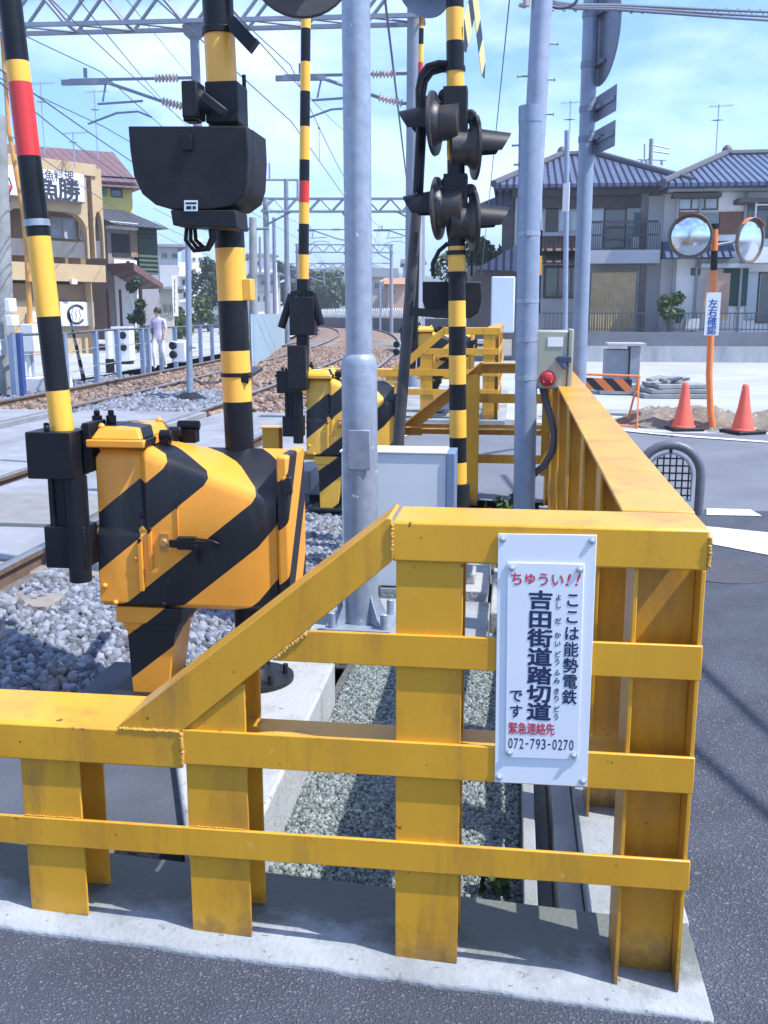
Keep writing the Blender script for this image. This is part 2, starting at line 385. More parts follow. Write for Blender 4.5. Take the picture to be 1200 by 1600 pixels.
sheet('dusty_paving', lin(-2.0, 6, 14)+[12, 30, 70], lin(13.904, 35, 12), lambda x, y: zroad(x, y)*max(0, 1-(y-14)/12)+.002, ROADF)

# kerb the near fence stands on (L shaped), with broken edge
def kz(s): return .012-.0535*(s-.42)
mb = MB()
xs = lin(-2.6, .495, 44)
prof = []
for i, x in enumerate(xs):
    e = .008*math.sin(i*2.1)+.006*math.sin(i*5.3)
    yf = 2.092+e*.4
    prof.append([(x, yf-.006, kz(x)-.09), (x, yf, kz(x)-.006), (x, yf+.010, kz(x)), (x, 2.46, kz(x)), (x, 2.46, kz(x)-.3)])
vs = [p for q in prof for p in q]
fs = [(i*5+j, (i+1)*5+j, (i+1)*5+j+1, i*5+j+1) for i in range(len(xs)-1) for j in range(4)]
n5 = (len(xs)-1)*5; fs += [(0, 1, 2, 3, 4), tuple(n5+k for k in (4, 3, 2, 1, 0))]
mb.add(vs, fs)
tag(MB().box(.235, .50, 2.462, 8.6, -.32, .008).build('side_kerb', CONC, bevel=.004), kind='structure')
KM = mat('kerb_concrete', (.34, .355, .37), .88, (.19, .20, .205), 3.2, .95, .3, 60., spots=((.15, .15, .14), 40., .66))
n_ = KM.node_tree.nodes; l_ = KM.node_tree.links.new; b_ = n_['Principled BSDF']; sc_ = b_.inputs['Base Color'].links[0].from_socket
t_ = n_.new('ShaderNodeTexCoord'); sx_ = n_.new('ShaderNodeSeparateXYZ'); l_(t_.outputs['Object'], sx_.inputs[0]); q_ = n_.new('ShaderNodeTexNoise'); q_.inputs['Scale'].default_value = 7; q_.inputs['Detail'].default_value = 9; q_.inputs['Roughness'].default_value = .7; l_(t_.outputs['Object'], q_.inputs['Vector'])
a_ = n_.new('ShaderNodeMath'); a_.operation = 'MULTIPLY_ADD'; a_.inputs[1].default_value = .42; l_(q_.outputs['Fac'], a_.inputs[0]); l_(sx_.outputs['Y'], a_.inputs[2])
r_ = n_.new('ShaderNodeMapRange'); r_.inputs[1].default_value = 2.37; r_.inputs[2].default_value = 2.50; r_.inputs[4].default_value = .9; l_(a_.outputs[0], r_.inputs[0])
x_ = n_.new('ShaderNodeMix'); x_.data_type = 'RGBA'; x_.inputs[7].default_value = (.095, .105, .09, 1); l_(r_.outputs[0], x_.inputs[0]); l_(sc_, x_.inputs[6]); l_(x_.outputs[2], b_.inputs['Base Color'])  # inner strip darker: moss and dirt, with shade painted into the colour
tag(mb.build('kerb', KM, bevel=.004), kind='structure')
# drain channel inside the side fence
mb = MB()
mb.box(.065, .105, 2.463, 8.2, -.3, -.035); mb.box(.165, .232, 2.463, 8.2, -.3, -.03); mb.box(.106, .164, 2.463, 8.2, -.3, -.22)
tag(mb.build('drain_channel', CONCD, bevel=.004), kind='structure')
# gravel bed in the enclosure and ballast bed of the tracks
def zg(x, y): return -.14+.012*math.sin(x*5+y*3)+.01*math.sin(y*4.3-x*2)
sheet('gravel_bed', lin(-.80, .064, 14), lin(2.462, 8.6, 60), zg, mat('gravel_bed', (.15, .155, .15), .95, (.08, .085, .08), 30, .9, 1., 90))
KC = .001225
def xo(t): return -KC*t*t if t > 0 else 0.
def zb(x, t):     # ballast height, x measured from the curve
    s = x
    if s > -2.6: return .13-.19*sm((s+2.6)/1.1)
    return .14
tt = lin(-6, 60, 66)+lin(62, 260, 60)
mb = MB(); offs = [-9.6, -8.6, -7.9, -7., -6.1, -5.2, -4.2, -3.4, -2.65, -2.3, -1.9, -1.5, -1.2]
vs = [(o+xo(t), t, (zb(o, t) if o > -8.5 else -.12)-(0.0 if t < 9 or o < -1.6 else .05)) for t in tt for o in offs]; k = len(offs)
fs = [(j*k+i, j*k+i+1, (j+1)*k+i+1, (j+1)*k+i) for j in range(len(tt)-1) for i in range(k-1)]
mi = [0 if tt[j] < 15 else 1 for j in range(len(tt)-1) for i in range(k-1)]
mb.v = [Vector(x) for x in vs]; mb.f = fs; mb.m = mi
tag(mb.build('ballast_bed', [BED, BEDB]), kind='structure')
# crossing deck
mb = MB()
TOP = .25
def panel(x0, x1, t0, t1, z=TOP, m=0): mb.box(x0, x1, t0, t1, -.1, z, m)
for (t0, t1) in ((7.12, 9.2), (9.22, 11.3), (11.32, 13.5)): panel(-4.04, -2.84, t0, t1); panel(-6.08, -4.27, t0, t1, TOP-.004)
panel(-2.60, -1.75, 8.4, 13.5, TOP-.006)
for (t0, t1) in ((6.0, 8.5), (8.52, 11), (11.02, 13.5)): panel(-7.62, -6.38, t0, t1)
panel(-6.08, -4.27, 6.0, 7.1, TOP-.004); panel(-13, -7.84, 5.5, 13.5, TOP-.003)
# sloped concrete nose before the deck
for (a, b) in ((-4.04, -2.84), (-6.08, -4.27)): mb.prism([(a, 5.0, .04), (a, 5.98, .04), (a, 5.98, .235)], (b-a, 0, 0))
tag(mb.build('crossing_deck', DECK, bevel=.006), kind='structure')
mb = MB(); mb.box(-4.04, -2.84, 6.0, 7.1, .1, TOP+.004)
for i in range(30):
    for j in range(24): 
        x = -4.0+i*.04; y = 6.05+j*.043; dx = .011 if (i+j) % 2 else .004; dy = .004 if (i+j) % 2 else .011
        mb.add([(x-dx, y-dy, TOP+.007), (x+dx, y-dy, TOP+.007), (x+dx, y+dy, TOP+.007), (x-dx, y+dy, TOP+.007)], [(0, 1, 2, 3)])
tag(mb.build('checker_plate', mat('checker_plate_steel', (.34, .34, .33), .5, (.27, .22, .18), 7, .8, .1, 100, metal=.3), smooth=False), kind='structure')
# road markings
def mark(pts, dz=.006):
    m_ = MB(); m_.add([(x, y, (zroad(x, y) if y < 13.9 else zroad(x, y)*max(0, 1-(y-14)/12))+dz) for x, y in pts], [tuple(range(len(pts)))])
    return tag(m_.build('road_marking', WHITE, smooth=False), kind='structure')
def gp(*pts): return [tuple(G(px, py, 0)[:2]) for px, py in pts]
mark([(1.30, 13.96), (2.2, 13.55), (3.4, 12.95), (8, 11.2), (8, 11.05), (3.35, 12.83), (2.2, 13.42), (1.30, 13.84)], .012)
mark(gp((1104, 806), (1190, 807), (1172, 797), (1104, 796)))
a = gp((1085, 822), (1200, 833), (1420, 862), (1420, 905), (1200, 868), (1085, 846)); mark(a)
mark([(-1.55, 11.1), (-1.2, 11.1), (-1.05, 12.2), (-1.30, 12.2)], .01)
mark([(.8, 5.7), (.9, 5.7), (.9, -3), (.8, -3)], .004) if False else None
# manhole in the near asphalt
mb = MB(); c = G(1130, 893, 0); mb.lathe((c.x, c.y, zroad(c.x, c.y)-.01), (0, 0, 1), [(0, .30), (.014, .30), (.0145, .27), (.012, .26), (.012, .02)], 32)
tag(mb.build('manhole_cover', mat('cast_iron', (.045, .045, .05), .6, (.08, .075, .07), 20, .8, .3, 60), origin=c), 'round iron manhole cover in the asphalt beyond the fence corner', 'manhole cover')

# ------------------------------------------------------------------ tracks
def rail_mesh(off):
    m_ = MB(); t2 = lin(-5, 70, 50)+lin(74, 250, 45)
    pr = [(-.062, -.15), (.062, -.15), (.062, -.138), (.009, -.118), (.009, -.042), (.033, -.032), (.033, -.004), (.026, 0), (-.026, 0), (-.033, -.004), (-.033, -.032), (-.009, -.042), (-.009, -.118), (-.062, -.138)]
    k_ = len(pr)
    for t in t2:
        sl_ = -2*KC*max(t, 0); 
        for (a_, h) in pr: m_.v.append(V(off+xo(t)+a_, t-a_*sl_, TOP+.008+h))
    for j in range(len(t2)-1):
        for i in range(k_):
            q = (i+1) % k_; m_.f.append((j*k_+i, (j+1)*k_+i, (j+1)*k_+q, j*k_+q)); m_.m.append(0 if i in (6, 7, 8) else 1)
    return m_
mb = MB(); mb.box(-1.15, 1.15, -.11, .11, -.14, 0); SLEEP = mb.build('sleeper', WOOD, bevel=.012); SL = SLEEP.data
bpy.data.objects.remove(SLEEP)
def track(off, label):
    r = root('railway_track', (off, 10, 0), label, 'railway track', 'railway tracks over the crossing')
    for d in (-.74, .74): rail_mesh(off+d).build('rail', [RAILT, RAILS], r)
    ts = [2.2+.62*i for i in range(6)]+[13.9+.72*i for i in range(60)]
    for t in ts:
        o = bpy.data.objects.new('sleeper', SL); col.objects.link(o); o.parent = r
        b_ = o.modifiers.new('bevel', 'BEVEL'); b_.width = .012
        o.location = (xo(t), t-10, TOP-.100 if t < 10 else TOP-.092); o.rotation_euler = (0, 0, 2*KC*max(t, 0)+random.uniform(-.01, .01))
    return r
track(-3.44, 'nearer curving railway track beside the near barrier machine, with deck plates between its rails')
track(-7.02, 'farther curving railway track, on the side of the tan restaurant')

def scatter(n, x0, x1, t0, t1, zf, sz, lo=.7, hi=1.3, curve=False, lift=.3):
    x = RNG.uniform(x0, x1, n); t = RNG.uniform(t0, t1, n); r = sz*RNG.uniform(lo, hi, n)
    z = np.array([zf(a, b) for a, b in zip(x, t)])+r*lift
    if curve: x = x+np.array([xo(b) for b in t])
    return np.stack([x, t, z], 1), r
def nosleeper(p, r):
    return p, r
p, r = scatter(23000, -2.62, -.84, 2.5, 8.3, zb, .020, .5, 1.7)
k_ = ~((p[:, 0] > -1.72) & (p[:, 1] > 2.62) & (p[:, 1] < 4.2)); p, r = p[k_], r[k_]
p2, r2 = scatter(4000, -4.6, -2.76, 2.5, 5.05, lambda a, b: .10, .026, .6, 1.3)
stones('ballast_stones', np.concatenate([p, p2]), np.concatenate([r, r2]), STONE, 'grey crushed ballast stones beside the near rail')
p, r = scatter(3200, -6.2, -4.3, 13.6, 18, lambda a, b: .17, .05, .6, 1.3, True); p2, r2 = scatter(1500, -9.3, -7.9, 13.5, 24, lambda a, b: .05, .05, .6, 1.3, True)
stones('pale_ballast_stones', np.concatenate([p, p2]), np.concatenate([r, r2]), STONE, 'grey ballast stones between the two tracks beyond the deck')
p, r = scatter(7000, -4.25, -1.4, 13.6, 40, lambda a, b: zb(a, b)+(.02 if a < -1.6 else -.03), .055, .6, 1.3, True)
k_ = (np.abs(p[:, 0]-np.array([xo(b) for b in p[:, 1]])+2.70) > .09) & (np.abs(p[:, 0]-np.array([xo(b) for b in p[:, 1]])+4.18) > .09)
p4, r4 = scatter(4200, -6.2, -4.3, 17.2, 42, lambda a, b: .17, .055, .6, 1.3, True)
p3, r3 = scatter(3500, -7.65, -6.35, 13.6, 45, lambda a, b: .14, .055, .6, 1.2, True)
stones('brown_ballast_stones', np.concatenate([p[k_], p3, p4]), np.concatenate([r[k_], r3, r4]), STONEB, 'rust brown ballast stones along the curving tracks')
p, r = scatter(46000, -.76, .055, 2.47, 5.6, zg, .0070, .5, 1.6)
stones('gravel', p, r, GRAV, 'fine grey green gravel inside the yellow fence')

# ------------------------------------------------------------------ yellow guard fences
def channel(mb, x0, x1, t0, t1, z0, z1):    # inverted channel: top plate and two skirts
    mb.box(x0, x1, t0, t1, z1-.010, z1)
    return mb
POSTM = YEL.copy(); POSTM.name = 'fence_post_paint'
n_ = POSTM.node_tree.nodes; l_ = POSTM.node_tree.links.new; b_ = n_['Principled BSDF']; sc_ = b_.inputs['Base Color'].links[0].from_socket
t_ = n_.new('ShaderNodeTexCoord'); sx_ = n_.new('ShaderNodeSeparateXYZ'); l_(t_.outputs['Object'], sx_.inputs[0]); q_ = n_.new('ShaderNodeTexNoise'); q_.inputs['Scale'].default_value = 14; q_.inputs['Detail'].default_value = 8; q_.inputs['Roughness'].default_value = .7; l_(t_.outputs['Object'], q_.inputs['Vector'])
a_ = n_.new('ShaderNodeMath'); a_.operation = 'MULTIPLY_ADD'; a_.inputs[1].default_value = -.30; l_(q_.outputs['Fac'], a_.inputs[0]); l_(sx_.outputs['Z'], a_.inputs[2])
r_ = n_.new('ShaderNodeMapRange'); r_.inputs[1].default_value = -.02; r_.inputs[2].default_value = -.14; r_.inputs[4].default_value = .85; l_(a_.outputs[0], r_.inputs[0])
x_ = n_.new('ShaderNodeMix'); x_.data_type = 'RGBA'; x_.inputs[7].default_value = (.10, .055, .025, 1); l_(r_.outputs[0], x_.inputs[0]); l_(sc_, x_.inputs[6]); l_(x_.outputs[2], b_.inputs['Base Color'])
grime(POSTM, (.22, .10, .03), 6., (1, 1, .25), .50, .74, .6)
def weld(mb, p0, p1, r=.0038):
    p0, p1 = Vector(p0), Vector(p1); n = max(6, int((p1-p0).length/.0035))
    mb.tube([p0.lerp(p1, k/n)+V(random.uniform(-1, 1), 0, random.uniform(-1, 1))*.0012 for k in range(n+1)], r, 7, rf=lambda q: r*(.75+.35*math.sin(q*1.9)**2+random.uniform(-.12, .22)))
def hpost_x(mb, xc, t0, z0, z1, wd=.152, dp=.15):    # flanges face the photographer
    for yy in (t0, t0+dp-.009): mb.box(xc-wd/2, xc+wd/2, yy, yy+.009, z0, z1)
    mb.box(xc-.0035, xc+.0035, t0+.0095, t0+dp-.0095, z0, z1)
def hpost_s(mb, x0, tc, z0, z1, wd=.15, dp=.152):    # flanges face along the road
    for xx in (x0, x0+dp-.009): mb.box(xx, xx+.009, tc-wd/2, tc+wd/2, z0, z1)
    mb.box(x0+.0095, x0+dp-.0095, tc-.0035, tc+.0035, z0, z1)
def front_run(r, T, sg, X, zoff, posts, zb0, side=True):
    """one end of a fence. T: plane of its outer face; sg=+1 when its inside lies at larger t; X: shift along the road"""
    def y(a, b): return (T+sg*a, T+sg*b)
    def pc(name, mb, bev=.0025): return mb.build(name, YEL, r, bevel=bev)
    # high top rail
    m_ = MB(); x0, x1 = X-.262, X+.428
    m_.box(x0, x1, *y(0, .010), zoff+1.052, zoff+1.143); m_.box(x0, x1, *y(.0102, .190), zoff+1.132, zoff+1.1432)
    pc('top_rail', m_, .006)
    # diagonal
    m_ = MB()
    P = [(-.937, .613), (-.771, .613), (-.262, 1.052), (-.262, 1.150), (-.275, 1.152)]
    m_.prism([(X+a, y(.001, 0)[0], zoff+b) for a, b in P], (0, sg*.009, 0))
    u = V(.675-.012, 0, .5395).normalized(); nn = V(-u.z, 0, u.x)
    a_, b_ = V(X-.935, 0, zoff+.615), V(X-.272, 0, zoff+1.150)
    m_.prism([(a_.x, y(.0102, 0)[0], a_.z), (b_.x, y(.0102, 0)[0], b_.z), (b_.x-nn.x*.01, y(.0102, 0)[0], b_.z-nn.z*.01), (a_.x-nn.x*.01, y(.0102, 0)[0], a_.z-nn.z*.01)], (0, sg*.18, 0))
    pc('diagonal_rail', m_)
    # low top rail and its continuation
    m_ = MB(); xl = X-(2.35 if sg > 0 else 1.62)
    m_.box(xl, X-.772, *y(-.002, .010), zoff+.517, zoff+.612); m_.box(xl, X-.772, *y(.0102, .212), zoff+.601, zoff+.6125)
    pc('low_top_rail', m_, .005)
    m_ = MB()
    m_.box(X-.7715, X+.427, *y(-.001, .0095), zoff+.530, zoff+.618); m_.box(X-.765, X+.30, *y(.0097, .150), zoff+.585, zoff+.594)
    pc('middle_rail', m_)
    m_ = MB(); m_.prism([(X-.455, y(0, 0)[0], zoff+.880), (X-.545, y(0, 0)[0], zoff+.803), (X+.428, y(0, 0)[0], zoff+.801), (X+.428, y(0, 0)[0], zoff+.882)], (0, sg*.010, 0)); pc('upper_rail', m_)
    m_ = MB(); m_.box(X-(2.35 if sg > 0 else 1.9), X+.432, *y(0, .010), zoff+.286, zoff+.362); pc('lower_rail', m_)
    for xc, ztop in posts:
        m_ = MB(); zb_ = zb0(xc)-.002
        if sg > 0: hpost_x(m_, X+xc, T+.0105, zb_, zoff+ztop)
        else: hpost_x(m_, X+xc, T-.0105-.15, zb_, zoff+ztop)
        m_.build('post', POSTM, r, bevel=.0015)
    m_ = MB(); tc_ = T+sg*(.0105+.076); hpost_s(m_, X+.274, tc_, zb0(X+.35)-.002, zoff+1.05); m_.build('post', POSTM, r, bevel=.0015)
    m_ = MB(); yy = T-sg*.001
    weld(m_, (X-.262, yy, zoff+1.058), (X-.262, yy, zoff+1.14)); weld(m_, (X-.7718, yy-sg*.002, zoff+.53), (X-.7718, yy-sg*.002, zoff+.612), .005)
    weld(m_, (X-.93, yy, zoff+.613), (X-.775, yy, zoff+.613), .004); weld(m_, (X-.462, yy, zoff+.874), (X-.538, yy, zoff+.808), .005); weld(m_, (X+.4285, yy, zoff+1.06), (X+.4285, yy, zoff+1.13), .004)
    for xc, _ in posts[:3]: weld(m_, (X+xc-.07, yy+sg*.006, zoff+.3645), (X+xc+.07, yy+sg*.006, zoff+.3645), .0017)
    if sg > 0: build_each(m_, 'weld_bead', WELD, r)
POSTS = [(-1.56, .600), (-1.12, .600), (-.692, .735), (-.178, 1.051)]
fence = root('guard_fence', (-.2, 2.2, 0), 'yellow guard fence in front, carrying the white notice and running back along the road', 'fence')
front_run(fence, 2.156, 1, 0, 0, POSTS, kz)
# long side of the same fence
def side_run(r, x0, t0, t1, zf, posts, zb_):
    m_ = MB()
    def seg(a, b, xa, xb, za, zc): m_.prism([(xa, a, zf(a)+za), (xb, a, zf(a)+za), (xb, a, zf(a)+zc), (xa, a, zf(a)+zc)], (0, 0, 0)) if False else m_.add([(x, y_, zf(y_)+z_) for y_ in (a, b) for z_ in (za, zc) for x in (xa, xb)], [(0, 2, 3, 1), (4, 5, 7, 6), (0, 1, 5, 4), (2, 6, 7, 3), (0, 4, 6, 2), (1, 3, 7, 5)])
    cuts = [t0, t0+.62, t0+1.26, t0+3.2, t1]
    for a, b in zip(cuts[:-1], cuts[1:]): seg(a+.0015, b-.0015, x0, x0+.168, 1.132, 1.1436)
    seg(t0, t1, x0+.160, x0+.168, 1.055, 1.1318)
    m_.build('top_rail', YEL, r, bevel=.003)
    for nm, za, zc in (('upper_rail', .801, .882), ('middle_rail', .530, .618), ('lower_rail', .286, .362)):
        m_ = MB(); seg(t0-.16, t1, x0+.158, x0+.167, za, zc); m_.build(nm, YEL, r, bevel=.002)
    for tcn in posts:
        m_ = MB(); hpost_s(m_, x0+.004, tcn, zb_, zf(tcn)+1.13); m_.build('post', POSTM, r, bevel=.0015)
side_run(fence, .262, 2.358, 8.3, lambda t: .0+.05*max(0, (t-2.4)/6), [3.08, 3.85, 4.90, 6.0, 7.1], .006)
rear = root('guard_fence', (-.2, 8.3, 0), 'yellow steel guard fence across the road side of the enclosure, seen from its shaded back', 'fence')
front_run(rear, 8.48, -1, 0, .055, [(-1.56, .600), (-1.0, .60), (-.36, 1.051)], lambda x: 0.0)
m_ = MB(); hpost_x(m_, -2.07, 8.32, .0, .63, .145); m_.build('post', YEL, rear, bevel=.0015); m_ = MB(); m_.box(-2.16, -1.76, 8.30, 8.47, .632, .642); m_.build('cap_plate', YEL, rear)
far_f = root('guard_fence', (-.6, 12.9, .25), 'sunlit yellow guard fence on the far side of the road, beyond the leaning stay', 'fence')
front_run(far_f, 12.8, 1, -.62, .285, [(-.95, .600), (-.5, .80), (.30, 1.051)], lambda x: .2)
side_run(far_f, -.62+.262, 13.0, 18.0, lambda t: .285, [14.2, 15.4, 16.6], .2)
# enclosure ground of the far side
mb = MB(); mb.box(-2.3, -.1, 12.7, 18.5, -.2, .262); tag(mb.build('far_kerb', CONC), kind='structure')
# concrete foundation of the near signal and barrier
mb = MB(); mb.prism([(-.735, 2.66, -.32), (-.955, 2.66, -.32), (-1.3, 3.5, -.32), (-1.3, 4.15, -.32), (-.76, 4.15, -.32)], (0, 0, .395))
tag(mb.build('concrete_foundation', CONCW, bevel=.012, origin=(-1.2, 3.4, 0)), 'pale concrete foundation block behind the fence under the near striped signal pole', 'foundation')

mb = MB(); mb.box(-2.6, -.99, 2.74, 3.30, -.32, .03); mb.box(-1.75, -1.31, 3.305, 4.05, -.32, .07)
tag(mb.build('machine_plinth', mat('slate_plinth', (.075, .085, .105), .8, (.05, .055, .065), 4, .9, .3, 60), bevel=.012, origin=(-1.5, 3.4, 0)), 'dark stained concrete plinth under the near barrier machine', 'plinth')
# ------------------------------------------------------------------ the notice on the fence
t = root('notice_board', (.08, 2.15, .5), 'white notice board with red and navy Japanese lettering on the yellow fence', 'sign')
SW = mat('bare_aluminium', (.62, .64, .67), .35, metal=.6)
mb = MB(); T0 = 2.1545
mb.prism([(-.026, T0, 1.124), (.188, T0, 1.127), (.190, T0, .535), (-.021, T0, .533)], (0, -.0035, 0)); mb.build('backing_board', WPLATE, t, bevel=.001)
mb = MB(); P = [V(-.0035, T0-.004, 1.060), V(.1635, T0-.004, 1.062), V(.167, T0-.004, .602), V(.002, T0-.004, .598)]
mb.prism(P, (0, -.0035, 0)); mb.build('text_plate', WPLATE, t, bevel=.001)
for (x, z) in ((-.016, 1.112), (.178, 1.114), (.180, .548), (-.011, .546), (.006, 1.048), (.154, 1.049), (.157, .612), (.011, .610)):
    mb = MB(); mb.lathe((x, T0-.0035-(.004 if .59 < z < 1.06 else 0), z), (0, -1, 0), [(0, .0085), (.0015, .0085), (.0016, .0062), (.0045, .0056), (.006, .003)], 12); mb.build('bolt', SW, t)
mb = MB(); fw_ = T0-.0079
def tp(zx, zy):   # zoom coordinates of the plate -> point
    a = (zx-125-(zy-225)*-.007)/450.; b = (zy-225)/1160.
    p = P[0].lerp(P[1], a).lerp(P[3].lerp(P[2], a), b); return V(p.x, fw_, p.z)
UX, UZ = V(1, 0, 0), V(0, 0, 1); k1 = .167/450; k2 = .461/1160
for ch, x in zip('ちゅうい', (180, 258, 338, 420)): put(mb, ch, tp(x, 316 if ch != 'ゅ' else 306), UX, UZ, 82*k1, 82*k2, 1, .012)
for x in (484, 540): put(mb, '!', tp(x, 316), UX, UZ, 17*k1, 70*k2, 1, .014, True, .28)
for ch, y in zip('ここは能勢電鉄', (430, 527, 625, 720, 815, 910, 1003)): put(mb, ch, tp(512-(y-430)*.012, y), UX, UZ, 92*k1, 92*k2, 0, .014)
for ch, y in zip('吉田街道踏切道', (435, 547, 658, 770, 880, 988, 1097)): put(mb, ch, tp(322, y), UX, UZ, 150*k1, 112*k2, 0, .026)
for ch, y in zip('よしだかいどうふみきりどう', (418, 464, 555, 638, 688, 750, 795, 858, 908, 970, 1015, 1078, 1125)): put(mb, ch, tp(428, y), UX, UZ, 40*k1, 42*k2, 0, .01)
for ch, y in zip('です', (1003, 1098)): put(mb, ch, tp(182, y), UX, UZ, 86*k1, 86*k2, 0, .014)
for i, ch in enumerate('緊急連絡先'): put(mb, ch, tp(165+i*57, 1202), UX, UZ, 58*k1, 76*k2, 1, .014)
for i, ch in enumerate('072-793-0270'):
    x = 150+i*34
    put(mb, ch, tp(x, 1296), UX, UZ, (26 if ch != '-' else 18)*k1, (64 if ch != '-' else 9)*k2, 0, .006, True)
mb.build('lettering', [NAVY, REDL], t, smooth=False)

# ------------------------------------------------------------------ barrier machines with raised arms
def bands(mb, p0, p1, r0, r1, cuts, n=18):
    """striped pole: cuts = [(z, material of the band above)] ascending"""
    p0, p1 = Vector(p0), Vector(p1); Ln = (p1-p0).length; pr = []
    for z, m_ in cuts:
        h = (z-p0.z)/(p1.z-p0.z)*Ln
        pr.append((h, r0+(r1-r0)*h/Ln, m_))
    pr.append((Ln, r1, cuts[-1][1])); mb.lathe(p0, p1-p0, pr, n)
def barrier(loc, paint, label, arm_pts, arm_r, arm_cuts, foot=0.0, extra=False, arms=True):
    B = Vector(loc); r = root('crossing_barrier', B, label, 'level crossing barrier', 'barrier machines with raised arms'); plid, pleg = {'orange_black_hazard_paint': (P1L, P1P)}.get(paint.name, (P2L, P2P))
    def W(x, t, z): return B+V(x, t, z)
    mb = MB(); xs = [-.215, -.12, -.035, -.005, .06, .14, .24, .34, .43, .485, .505]; rows = []
    for x in xs:
        a = sm((x-.0)/.16); zf = 1.096-.01*a-.165*max(0, min(1, (x-.005)/.47)); zt = 1.096-.025*a
        rec = .028 if x < -.02 else 0; e = .02*sm((x-.44)/.065)
        rows.append([W(x, .28, .462), W(x, .03+e, .462), W(x, e, .482), W(x, e, .752), W(x, rec+e, .776), W(x, rec+e, zf-.05), W(x, rec+e+.010, zf-.018), W(x, rec+e+.035, zf+(zt-zf)*.06), W(x, .15, zf+(zt-zf)*.58), W(x, .265, zt), W(x, .28, zt-.015)])
    n = len(rows[0]); vs = [p for q in rows for p in q]
    fs = [(i*n+j, (i+1)*n+j, (i+1)*n+(j+1) % n, i*n+(j+1) % n)[::-1] for i in range(len(rows)-1) for j in range(n)]
    e0 = (len(rows)-1)*n; fs += [tuple(range(n))[::-1], tuple(e0+j for j in range(n))]
    mb.add(vs, fs); mb.build('housing', paint, r, bevel=.006, ang=50)
    mb = MB(); mb.box(B.x+.508, B.x+.552, B.y-.0, B.y+.31, B.z+.49, B.z+1.075); mb.build('end_cover', paint, r, bevel=.01)
    mb = MB(); mb.box(B.x+.530, B.x+.566, B.y-.006, B.y+.03, B.z+.93, B.z+1.0); mb.build('hinge', paint, r, bevel=.006)
    mb = MB(); mb.box(B.x-.232, B.x+.0, B.y-.012, B.y+.37, B.z+1.098, B.z+1.128); mb.build('lid_rim', plid, r, bevel=.005)
    mb = MB(); a = [W(-.218, .0, 1.1285), W(-.014, .0, 1.1285), W(-.014, .355, 1.1285), W(-.218, .355, 1.1285)]; b = [W(-.195, .03, 1.168), W(-.04, .03, 1.168), W(-.04, .33, 1.168), W(-.195, .33, 1.168)]
    mb.add(a+b, [(3, 2, 1, 0), (4, 5, 6, 7), (0, 1, 5, 4), (1, 2, 6, 5), (2, 3, 7, 6), (3, 0, 4, 7)])
    for (x, y) in ((-.19, .05), (-.05, .30)): mb.lathe(W(x, y, 1.166), (0, 0, 1), [(0, .014), (.008, .014), (.016, .009), (.02, .003)], 10)
    mb.build('lid', plid, r, bevel=.006)
    mb = MB()
    for y in (.17, .28): mb.cyl(W(.0, y, 1.128), W(.05, y, 1.128), .022, n=12); mb.box(B.x+.01, B.x+.04, B.y+y-.02, B.y+y+.02, B.z+1.09, B.z+1.125)
    mb.cyl(W(.02, .33, 1.15), W(.11, .33, 1.15), .02, n=12); mb.box(B.x+.03, B.x+.10, B.y+.30, B.y+.36, B.z+1.08, B.z+1.135)
    build_each(mb, 'lid_latch', BLACK, r, bevel=.003)
    mb = MB()
    for (x, z) in ((-.055, .667), (-.19, .55), (-.15, .483), (.05, .487), (-.035, .83)): mb.dome(W(x, -.001+(.028 if z > .77 else 0), z), (0, -1, 0), .011, .012, 10)
    mb.build('bolt', paint, r)
    mb = MB(); mb.box(B.x-.045, B.x-.027, B.y-.014, B.y-.001, B.z+.535, B.z+.745); mb.box(B.x-.005, B.x+.012, B.y-.009, B.y-.001, B.z+.62, B.z+.79)
    mb.box(B.x+.115, B.x+.121, B.y-.006, B.y-.001, B.z+.75, B.z+.92); build_each(mb, 'rib', paint, r, bevel=.003)
    mb = MB(); mb.cyl(W(.063, -.001, .735), W(.063, -.03, .735), .016, n=12); mb.box(B.x+.045, B.x+.082, B.y-.012, B.y-.001, B.z+.70, B.z+.77); mb.build('lock', mat('worn_brass', (.55, .30, .10), .35, (.35, .18, .07), 30, .8, metal=.5), r, bevel=.002)
    mb = MB(); mb.bar(W(.09, -.028, .735), W(.27, -.028, .733), (0, .012, 0), (0, 0, .03)); mb.box(B.x+.12, B.x+.19, B.y-.03, B.y-.001, B.z+.712, B.z+.76); mb.cyl(W(.19, -.03, .655), W(.19, -.03, .735), .012, n=10)
    mb.tube([W(.13, -.04, .755), W(.19, -.05, .762), W(.26, -.045, .755), W(.29, -.04, .742)], .005, 6); mb.build('handle', BLACK, r, bevel=.002)
    # pedestal
    mb = MB(); mb.box(B.x-.16, B.x+.11, B.y+.015, B.y+.27, B.z+.395, B.z+.461); mb.box(B.x-.135, B.x+.085, B.y+.03, B.y+.25, B.z+.36, B.z+.395)
    zf = foot-B.z
    mb.add([W(-.125, .035, .36), W(.075, .035, .36), W(.075, .245, .36), W(-.125, .245, .36), W(-.115, .04, zf), W(.03, .04, zf), W(.03, .24, zf), W(-.115, .24, zf)], [(0, 1, 2, 3), (7, 6, 5, 4), (4, 5, 1, 0), (5, 6, 2, 1), (6, 7, 3, 2), (7, 4, 0, 3)])
    mb.build('pedestal', pleg, r, bevel=.004)
    mb = MB(); mb.box(B.x-.2, B.x+.14, B.y-.02, B.y+.30, foot, foot+.022); mb.build('base_plate', BLACKM, r, bevel=.003)
    # arm holder and counterweight
    mb = MB()
    mb.box(B.x-.435, B.x-.255, B.y-.09, B.y+.07, B.z+.985, B.z+1.163); mb.box(B.x-.25, B.x-.217, B.y-.0, B.y+.16, B.z+1.0, B.z+1.19)
